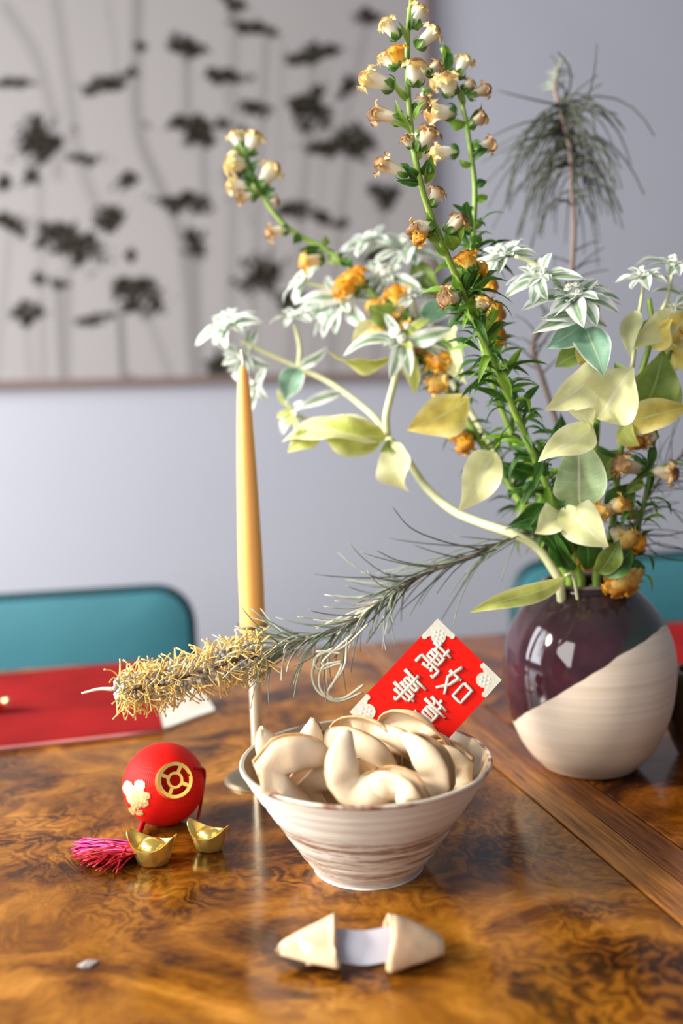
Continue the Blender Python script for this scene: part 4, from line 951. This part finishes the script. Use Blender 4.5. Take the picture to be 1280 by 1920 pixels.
# ------------------------------------------------------------------ snapdragon 3, leaning left
s3 = thing('snapdragon', 'snapdragon stem leaning far left over the candle, its tip bent upright', 'flower', VIN[6], GS)
Z3 = lambda x: 0.86 + 0.07 * max(0, min(1, (1000 - x) / 400))
pts = [(1068,1085),(1020,1010),(968,930),(905,835),(835,725),(765,625),(705,560),(648,493),(600,462),(545,432),(505,388),(476,335),(462,295),(450,250)]
p3 = stem(s3, [(x, y, Z3(x)) for x, y in pts], 0.0040, 0.0020, 'stem', 6)
for x0, y0, x1_, y1_, w, kind, sh, dz in [
 (452,278,436,242,26,'cream',.2,0),(466,290,482,240,34,'cream',.2,-.005),(464,312,420,300,36,'cream',.25,-.01),(486,350,520,300,36,'cream',.25,-.006),(470,352,424,340,28,'cream',.25,0),(480,368,440,366,24,'tan',.4,0),
 (500,376,524,374,18,'tan',.4,0),(540,430,496,436,24,'tan',.4,0),(606,484,560,492,30,'peach',.3,-.006),(676,540,655,502,46,'orange',.4,-.01),(672,540,624,538,34,'orange',.4,-.01),(712,590,700,560,34,'peach',.5,-.01),(716,600,698,628,36,'peach',.4,-.01),
 (760,610,740,524,36,'orange',.3,0),(768,605,764,620,32,'peach',.4,-.01),(830,700,818,662,40,'orange',.5,-.02),(836,700,812,725,34,'peach',.4,-.02),(842,690,838,668,36,'orange',.4,-.01),(862,820,852,800,32,'peach',.5,-.02),(880,815,868,838,28,'orange',.4,-.02),(758,580,730,590,28,'peach',.4,-.006),(800,640,780,655,30,'cream',.3,-.01)]:
    blossom(s3, x0, y0, Z3(x0), x1_, y1_, Z3(x0) + dz, w, kind, sh)
for x0, y0, x1_, y1_, w in [(458,300,448,262,16),(470,330,486,300,18),(474,345,466,312,20),(490,370,474,340,24),(494,372,516,352,22),(560,440,548,458,20),(606,462,610,440,18),(598,462,560,470,22),(610,468,650,470,26),(620,475,640,498,26),(640,488,660,505,26),
   (700,560,680,610,36),(706,566,690,560,26),(720,570,770,585,36),(740,600,725,560,30),(755,612,790,600,30),(790,660,770,690,28),(800,680,830,660,26)]:
    leaf(s3, random.choice(['lf_dark', 'lf_green', 'lf_dark']), x0, y0, Z3(x0), x1_, y1_, Z3(x0) - 0.006, w, random.uniform(-40, 40), 0.2, 0.35)
leafy(s3, p3, 0.10, 0.45, 130, 56, 0.87, 13)
# ------------------------------------------------------------------ snapdragon 4, short and withered at the right
s4 = thing('snapdragon', 'short withered snapdragon stem at the right, drooping over the vase lip', 'flower', VIN[7], GS)
Z4 = lambda y: 0.80 + 0.03 * max(0, min(1, (y - 800) / 280))
p4 = stem(s4, [(x, y, Z4(y)) for x, y in [(1178,1085),(1196,990),(1216,900),(1228,800),(1240,720),(1262,640)]], 0.0026, 0.0016, 'darkstem', 7)
for x0, y0, x1_, y1_, w, kind, sh, dz in [(1205,880,1150,866,36,'tan',.6,-.01),(1216,882,1272,884,34,'tan',.6,-.01),(1160,950,1110,960,34,'peach',.6,-.012),(1140,955,1182,940,40,'peach',.6,-.014),(1150,990,1186,1022,46,'peach',.6,-.016),(1170,1008,1206,1024,30,'orange',.6,-.016),
   (1112,1032,1096,1058,30,'orange',.6,-.016),(1150,1062,1184,1098,54,'peach',.5,-.02),(1160,1078,1152,1104,34,'orange',.5,-.022),(1185,815,1196,838,30,'orange',.6,-.006),(1230,815,1200,826,26,'tan',.6,-.006),(1262,640,1280,622,30,'tan',.5,0)]:
    blossom(s4, x0, y0, Z4(y0), x1_, y1_, Z4(y0) + dz, w, kind, sh, 0.8)
for x0, y0, x1_, y1_, w in [(1205,900,1170,930,24),(1200,960,1160,975,22),(1192,1000,1150,1060,26),(1180,1050,1205,1080,24),(1215,890,1190,850,26),(1225,830,1180,900,26)]:
    leaf(s4, random.choice(['lf_dark', 'lf_green']), x0, y0, Z4(y0), x1_, y1_, Z4(y0), w, random.uniform(-40, 40), 0.2, 0.4)
leafy(s4, p4, 0.16, 0.60, 46, 56, 0.84, 14)

# ------------------------------------------------------------------ spurge
def head(parent, cx, cy, Z, r, n, seed, mats=('lf_white',), up=(0, 0.5, 0.5), wid=0.32, florets=8, droop=0.25):
    rh = random.Random(seed); c = P(cx, cy, Z); ax = vdir(*up); s = ax.orthogonal().normalized()
    n = int(n * 1.6)
    for k in range(n):
        ring = k % 2; a = 2.4 * k + rh.uniform(-0.3, 0.3); o2 = Quaternion(ax, a) @ s
        L = px(r, Z) * (1.0 if ring == 0 else 0.62) * rh.uniform(0.75, 1.15)
        tp = c + (o2 + ax * (0.05 if ring == 0 else 0.55) + Vector((0, 0, -droop))).normalized() * L
        b = MB(); b.add(*leaf_data(c + o2 * L * 0.06, tp, L * wid * 1.2, rh.uniform(-25, 25), rh.uniform(0.05, 0.22), 0.25, 0.12, k, 6, 8, (0.6, 0.75), hint=ax))
        b.build('leaf', MAT[rh.choice(mats)], parent)
    if florets:
        b = MB()
        for k in range(florets):
            o2 = Vector((rh.gauss(0, 1), rh.gauss(0, 1), rh.gauss(0, 1))).normalized(); q = c + ax * px(r, Z) * 0.16 + o2 * px(r, Z) * 0.16
            R = quatto(ax + o2 * 0.8); k2 = px(r, Z)
            lathe(b, [(0.0, -0.05 * k2), (0.03 * k2, -0.04 * k2), (0.04 * k2, 0.0), (0.09 * k2, 0.04 * k2), (0.06 * k2, 0.045 * k2), (0.02 * k2, 0.02 * k2), (0.025 * k2, 0.07 * k2), (0, 0.08 * k2)], 8, q, R)
        b.build('florets', MAT['floret'], parent, stuff=True)
# E1: long thick pale stem sweeping left
g1 = thing('spurge', 'pale spurge stem sweeping left from the vase towards the candle', 'flower', VIN[2], GE)
ze = lambda x: 0.82 + 0.12 * max(0, min(1, (950 - x) / 350))
stem(g1, [(x, y, ze(x)) for x, y in [(1048,1085),(1010,1030),(958,1000),(905,982),(850,958),(800,915),(765,865),(728,822)]], 0.0040, 0.0036, 'palestem', 2)
stem(g1, [(x, y, ze(x)) for x, y in [(728,822),(700,780),(625,722),(560,690),(500,662),(452,640)]], 0.0032, 0.0022, 'palestem', name='branch')
stem(g1, [(x, y, ze(x) - 0.01) for x, y in [(726,818),(724,780),(738,720),(754,650)]], 0.0034, 0.0028, 'palestem', name='branch')
stem(g1, [(x, y, ze(x)) for x, y in [(560,690),(562,650),(552,608)]], 0.0026, 0.0020, 'palestem', name='branch')
stem(g1, [(x, y, ze(x)) for x, y in [(725,822),(680,815),(600,798),(545,772)]], 0.0028, 0.0016, 'palestem', name='branch')
head(g1, 428, 612, 0.945, 66, 19, 31, up=(-0.3, 0.6, 0.5)); head(g1, 456, 668, 0.945, 50, 14, 32, up=(0.1, -0.1, 0.9), florets=4); head(g1, 548, 595, 0.935, 46, 10, 33, up=(-0.2, 0.7, 0.4))
head(g1, 752, 640, 0.885, 100, 12, 34, ('lf_white', 'lf_white', 'lf_lime'), up=(0, 0.55, 0.6), wid=0.26); head(g1, 480, 722, 0.94, 48, 7, 35, up=(-0.3, -0.2, 0.7), florets=3); head(g1, 550, 770, 0.94, 52, 6, 39, up=(-0.6, -0.1, 0.6), florets=0, mats=('lf_white','lf_lime'))
for a in [('lf_teal',560,690,.93,535,752,.925,52,20),('lf_white',562,690,.93,612,648,.93,24,0),('lf_lime',740,668,.88,612,648,.885,58,-55),('lf_white',760,640,.88,850,618,.875,34,20),('lf_lime',756,650,.885,775,742,.875,40,10),
   ('lf_lime',724,818,.87,596,800,.885,86,-25),('lf_pale',722,820,.875,530,838,.89,74,30),('lf_lime',600,810,.885,540,850,.885,44,0),('lf_pale',736,828,.865,770,920,.865,84,20),('lf_green',745,840,.87,712,850,.86,30,30),('lf_pale',930,848,.80,856,958,.79,78,15),
   ('lf_yellow',880,745,.84,762,805,.845,86,-25),('lf_white',640,735,.92,560,770,.92,26,10),('lf_pale',850,610,.88,880,720,.87,60,40),('lf_pale',700,600,.90,655,660,.90,34,20)]:
    leaf(g1, *a)
# E2: middle, behind the snapdragons
g2_ = thing('spurge', 'blurred white spurge stem behind the snapdragons in the middle of the bouquet', 'flower', VIN[1], GE)
ze2 = lambda y: 0.92 + 0.02 * max(0, min(1, (800 - y) / 300))
stem(g2_, [(x, y, 0.90 + 0.04 * (1085 - y) / 500) for x, y in [(1072,1085),(1010,980),(930,850),(850,720),(790,610),(760,520)]], 0.0034, 0.0024, 'palestem', 1)
stem(g2_, [(x, y, 0.94) for x, y in [(800,620),(720,560),(640,545),(570,530)]], 0.0022, 0.0016, 'palestem', name='branch')
head(g2_, 762, 472, 0.945, 92, 15, 41, up=(0, 0.8, 0.3)); head(g2_, 695, 455, 0.95, 74, 13, 42, up=(-0.3, 0.7, 0.3)); head(g2_, 570, 528, 0.945, 54, 9, 43, up=(-0.6, 0.4, 0.4)); head(g2_, 640, 568, 0.935, 84, 14, 44, up=(-0.3, 0.3, 0.6)); head(g2_, 770, 560, 0.90, 54, 11, 45, up=(0, 0.8, 0.4)); head(g2_, 725, 520, 0.93, 80, 10, 46, up=(-0.3, 0.4, 0.6))
for a in [('lf_white',800,512,.93,720,540,.93,36,-30),('lf_teal',795,600,.90,830,545,.89,58,10),('lf_green',775,490,.94,830,560,.93,50,20),('lf_white',660,555,.93,552,575,.93,30,0),('lf_green',735,600,.90,690,570,.89,52,10),('lf_white',820,470,.94,850,500,.94,30,0)]:
    leaf(g2_, *a)
# E3: front right, in focus
g3 = thing('spurge', 'sharp white edged spurge rosette with broad pale leaves, right of the snapdragons', 'flower', VIN[3], GE)
ze3 = lambda y: 0.765 + 0.07 * max(0, min(1, (y - 600) / 480))
stem(g3, [(x, y, ze3(y)) for x, y in [(1118,1085),(1118,980),(1112,880),(1118,790),(1108,700),(1090,620),(1080,575)]], 0.0036, 0.0026, 'stem', 3)
stem(g3, [(x, y, ze3(y)) for x, y in [(1088,615),(1060,550),(1010,500),(965,480)]], 0.0022, 0.0014, 'palestem', name='branch')
stem(g3, [(x, y, ze3(y)) for x, y in [(1100,650),(1120,590),(1118,545)]], 0.0016, 0.0012, 'palestem', name='branch')
head(g3, 1075, 562, 0.757, 94, 16, 51, up=(-0.05, 0.75, 0.55), wid=0.34, florets=12); head(g3, 1012, 520, 0.765, 74, 12, 52, up=(-0.35, 0.55, 0.6), wid=0.32); head(g3, 945, 482, 0.785, 72, 13, 53, up=(-0.3, 0.7, 0.5)); head(g3, 1118, 540, 0.765, 30, 7, 54, up=(0.1, 0.9, 0.3), mats=('lf_lime','lf_white'))
for a in [('lf_white',1085,585,.755,995,628,.742,42,0),('lf_white',1085,590,.755,1010,600,.740,38,20),('lf_white',1080,570,.755,1140,612,.745,40,-10),('lf_teal',1092,606,.757,1022,655,.748,58,-15),('lf_teal',1100,615,.755,1130,708,.738,70,8),
   ('lf_pale',1125,690,.760,1017,768,.752,78,-12),('lf_pale',1118,785,.765,1190,690,.748,118,10),('lf_pale',1112,800,.765,1008,870,.752,66,-20),('lf_pale',1112,798,.765,1060,770,.745,40,30),('lf_sage',1088,952,.790,1075,812,.772,104,-8),('lf_pale',1050,955,.800,1142,1025,.780,84,-20),('lf_pale',1052,960,.800,1000,1000,.790,60,20),
   ('lf_yellow',1105,680,.768,1078,650,.765,44,20),('lf_green',1095,660,.775,1040,690,.775,50,20),('lf_dark',1085,800,.785,1120,830,.785,44,0),('lf_green',1040,950,.82,960,1000,.82,40,30)]:
    leaf(g3, *a)
# E4: right edge
g4 = thing('spurge', 'spurge stem at the right edge with yellowing leaves and small white heads', 'flower', VIN[0], GE)
ze4 = lambda y: 0.80 + 0.04 * max(0, min(1, (y - 600) / 480))
stem(g4, [(x, y, ze4(y)) for x, y in [(1140,1085),(1150,960),(1162,850),(1180,770),(1205,690),(1222,620),(1216,560)]], 0.0034, 0.0022, 'stem', 0)
stem(g4, [(x, y, ze4(y)) for x, y in [(1185,690),(1196,600),(1205,540),(1202,510)]], 0.0018, 0.0012, 'palestem', name='branch')
stem(g4, [(x, y, ze4(y)) for x, y in [(1222,620),(1250,560),(1262,500)]], 0.0018, 0.0012, 'palestem', name='branch')
head(g4, 1205, 522, 0.79, 62, 12, 61, up=(-0.1, 0.85, 0.4), wid=0.36, florets=12); head(g4, 1262, 500, 0.80, 62, 12, 62, up=(0.1, 0.85, 0.4), wid=0.36, florets=12); head(g4, 1290, 560, 0.80, 60, 8, 63, up=(0.2, 0.7, 0.4)); head(g4, 1262, 578, 0.80, 34, 7, 64, up=(0, 0.8, 0.4), mats=('lf_pale','lf_white'))
for a in [('lf_pale',1190,582,.795,1184,672,.785,42,5),('lf_pale',1262,585,.80,1180,660,.79,58,-20),('lf_yellow',1230,650,.80,1290,580,.80,76,20),('lf_yellow',1225,655,.795,1262,600,.785,56,0),('lf_green',1195,800,.81,1240,655,.805,90,10),('lf_green',1240,790,.82,1265,690,.82,60,10),('lf_yellow',1165,805,.80,1290,760,.785,70,-30),('lf_lime',1160,800,.80,1200,835,.79,44,0),
   ('lf_yellow',1240,655,.81,1300,680,.80,54,10),('lf_green',1195,640,.81,1220,600,.81,36,0),('lf_green',1185,760,.81,1150,680,.81,50,10),('lf_lime',1200,770,.80,1170,830,.80,60,20)]:
    leaf(g4, *a)
for a in [('lf_dark',1060,1060,.81,985,985,.80,60,20),('lf_dark',1075,1070,.81,1040,985,.80,44,-20),('lf_green',1120,1075,.80,1160,1010,.79,50,20),('lf_dark',1130,1080,.80,1185,1030,.80,54,0),('lf_dark',1100,1070,.80,1090,985,.80,50,30),('lf_dark',1140,960,.82,1190,905,.81,60,10),('lf_green',1120,900,.82,1165,845,.82,60,-10),('lf_dark',1150,900,.83,1110,830,.82,50,20)]:
    leaf(g4, *a)
for a in [('lf_dark',1030,960,.82,950,985,.81,50,10),('lf_dark',1000,890,.83,930,860,.82,36,10),('lf_dark',1020,860,.82,1045,770,.82,40,20)]:
    leaf(s2, *a)
# single yellow leaf hanging over the lip
lone = thing('spurge_sprig', 'single lime yellow leaf hanging to the left over the vase lip', 'flower', P(1058, 1082, 0.80))
b = MB(); b.add(*leaf_data(P(1062, 1080, 0.806), P(876, 1152, 0.765), px(42, 0.78), -30, 0.13, 0.45, 0.1, 1, 6, 14, (0.9, 0.9), twist=40)); b.build('leaf', MAT['lf_lime'], lone)
b = MB(); tube(b, catmull([VC + Vector((-0.010, -0.022, 0.12)), P(1076, 1086, 0.812), P(1060, 1079, 0.806)], 5), 0.0014, 6); b.build('stalk', MAT['palestem'], lone)

# ------------------------------------------------------------------ needle branches
def needles(parent, path, t0, t1, n, Lpx, Z, seed, mat, lean=0.6, droop=0.4, rad=0.0007, single=True, curl=0.5, bias=None):
    rn = random.Random(seed); jm = MB()
    for k in range(n):
        t = t0 + (t1 - t0) * (k + rn.random()) / n; q, tg = along(path, t)
        s = Quaternion(tg, rn.uniform(0, 2 * PI)) @ tg.orthogonal().normalized(); L = px(Lpx, Z) * rn.uniform(0.6, 1.25)
        dr = (s + tg * lean * rn.uniform(0.5, 1.6) + (bias if bias is not None else Vector((0, 0, 0)))).normalized()
        pth = [q]; cur = dr
        side = Quaternion(dr, rn.uniform(0, 6.28)) @ dr.orthogonal().normalized()
        for i in range(6):
            cur = (cur + Vector((0, 0, -droop / 6)) + side * curl / 6).normalized(); pth.append(pth[-1] + cur * L / 6)
        b = MB() if single else jm
        tube(b, pth, lambda t: rad * (1.0 - 0.55 * t), 5)
        if single: b.build('needle', MAT[mat if isinstance(mat, str) else rn.choice(mat)], parent)
    if not single: jm.build('needles', MAT[mat if isinstance(mat, str) else mat[0]], parent, stuff=True)
# N1: front branch with the golden flower spike
n1 = thing('needle_branch', 'silvery needle leaved branch arching left, ending in a golden bottlebrush spike', 'branch', VIN[2], GG)
zn = lambda x: 0.745 + 0.085 * max(0, min(1, (x - 500) / 500))
b1 = stem(n1, [(x, y, zn(x)) for x, y in [(1046,1085),(1018,1020),(985,998),(930,1022),(860,1052),(790,1078),(735,1112),(670,1160),(600,1192),(550,1203),(500,1222)]], 0.0024, 0.0012, 'wood', 2)
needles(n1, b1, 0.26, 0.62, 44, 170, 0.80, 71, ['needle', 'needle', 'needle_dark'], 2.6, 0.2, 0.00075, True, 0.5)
needles(n1, b1, 0.58, 0.90, 100, 125, 0.76, 72, ['needle', 'needle', 'needle_pale'], 1.9, 0.12, 0.00085, True, 0.9)
needles(n1, b1, 0.90, 1.0, 34, 105, 0.75, 73, ['needle_pale', 'needle'], 1.5, 0.1, 0.00075, True, 0.5)
for pts in ([(735,950),(770,990),(830,1015),(900,1030)], [(705,1032),(750,1052),(820,1060),(900,1040)], [(720,1075),(770,1080),(840,1062),(930,1030)]):
    b = MB(); tube(b, catmull([P(x, y, 0.79) for x, y in pts], 6), lambda t: 0.0004 + 0.0004 * t, 5); b.build('needle', MAT['needle_dark'], n1)
for pts in ([(640,1225),(600,1225),(585,1265),(600,1300),(640,1310),(682,1284)], [(640,1240),(605,1250),(600,1290),(630,1315),(680,1298)], [(625,1215),(590,1235),(600,1255),(640,1245),(620,1290)], [(650,1200),(645,1250),(615,1295),(625,1310)], [(690,1170),(640,1215),(592,1222)], [(660,1190),(605,1240),(618,1248)]):
    b = MB(); tube(b, catmull([P(x, y, 0.745) for x, y in pts], 6), 0.00105, 6); b.build('needle', MAT['needle_pale'], n1)
spk = catmull([P(x, y, Z) for x, y, Z in [(500,1222,.750),(440,1238,.745),(360,1262,.738),(280,1285,.732),(212,1292,.728)]], 8)
b = MB(); tube(b, spk, 0.0022, 8); spike = b.build('flower_spike', MAT['wood'], n1)
rs = random.Random(9); bb, sy = MB(), MB()
for k in range(420):
    t = 0.04 + 0.95 * k / 420; q, tg = along(spk, t); s = Quaternion(tg, rs.uniform(0, 6.28)) @ tg.orthogonal().normalized()
    R1 = px(28, .74) * (0.75 + 0.35 * math.sin(PI * min(1, t * 1.1))) * rs.uniform(0.5, 1.0); c = q + s * R1; r = px(5.2, .74)
    lathe(bb, [(0.0, -r), (r * 0.8, -r * 0.5), (r * 0.9, r * 0.3), (r * 0.4, r), (0, r * 1.1)], 6, c, quatto(s))
for k in range(560):
    t = 0.02 + 0.96 * rs.random(); q, tg = along(spk, t); s = Quaternion(tg, rs.uniform(0, 6.28)) @ tg.orthogonal().normalized()
    L = px(36, .74) * rs.uniform(0.7, 1.25); a = q + s * px(22, .74); sd = tg * rs.uniform(-1, 0.6) + s.cross(tg) * rs.uniform(-0.8, 0.8)
    pth = [a]; cur = (s + sd * 0.3).normalized()
    for i in range(5): cur = (cur + sd * 0.42 + Vector((0, 0, -0.07))).normalized(); pth.append(pth[-1] + cur * L / 5)
    tube(sy, pth, lambda t: 0.00048 + 0.0003 * (t > 0.85), 5)
bb.build('buds', MAT['bud'], spike, stuff=True); sy.build('golden_styles', MAT['style'], spike, stuff=True)
b = MB(); tube(b, catmull([spk[-1], P(185, 1292, .727), P(153, 1300, .725)], 5), lambda t: 0.0016 - 0.0008 * t, 8); b.build('spike_tip', MAT['floret'], n1)
# N2: upright branch behind
n2_ = thing('needle_branch', 'blurred dark needle branch standing upright behind, against the bare wall', 'branch', VIN[7], GG)
b2 = stem(n2_, [(x, y, 0.90 + 0.10 * (1085 - y) / 900) for x, y in [(1108,1085),(1075,900),(1020,720),(1000,640),(1060,560),(1075,450),(1072,360),(1068,280),(1052,215),(1040,165),(1046,125)]], 0.0030, 0.0022, 'wood', 7)
ZN2 = 0.99
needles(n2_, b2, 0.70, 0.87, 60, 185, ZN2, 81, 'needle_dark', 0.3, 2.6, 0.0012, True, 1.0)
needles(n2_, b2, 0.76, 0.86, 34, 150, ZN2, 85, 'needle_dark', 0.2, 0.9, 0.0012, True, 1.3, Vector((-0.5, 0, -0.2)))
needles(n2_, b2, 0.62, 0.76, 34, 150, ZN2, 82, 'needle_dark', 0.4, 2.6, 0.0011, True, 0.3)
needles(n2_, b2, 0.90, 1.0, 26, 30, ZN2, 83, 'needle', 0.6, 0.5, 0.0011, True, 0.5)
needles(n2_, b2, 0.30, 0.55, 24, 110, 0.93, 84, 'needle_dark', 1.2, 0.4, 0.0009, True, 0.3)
# N3: right, thin and dark
n3 = thing('needle_branch', 'thin dark needle branch spreading out at the right edge above the vase', 'branch', VIN[3], GG)
b3 = stem(n3, [(x, y, 0.87) for x, y in [(1150,1085),(1180,1000),(1215,930),(1262,870),(1310,820)]], 0.0018, 0.0010, 'wood', 3)
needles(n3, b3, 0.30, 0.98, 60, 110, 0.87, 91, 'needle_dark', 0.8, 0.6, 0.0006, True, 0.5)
for pts in ([(1195,985),(1230,1020),(1285,1030)], [(1190,1000),(1240,1005),(1290,995)], [(1200,1010),(1240,1045),(1290,1052)], [(1205,960),(1250,950),(1290,990)], [(1210,930),(1250,900),(1290,905)], [(1175,890),(1140,915),(1130,960)]):
    b = MB(); tube(b, catmull([P(x, y, 0.86) for x, y in pts], 6), 0.0006, 5); b.build('needle', MAT['needle_dark'], n3)
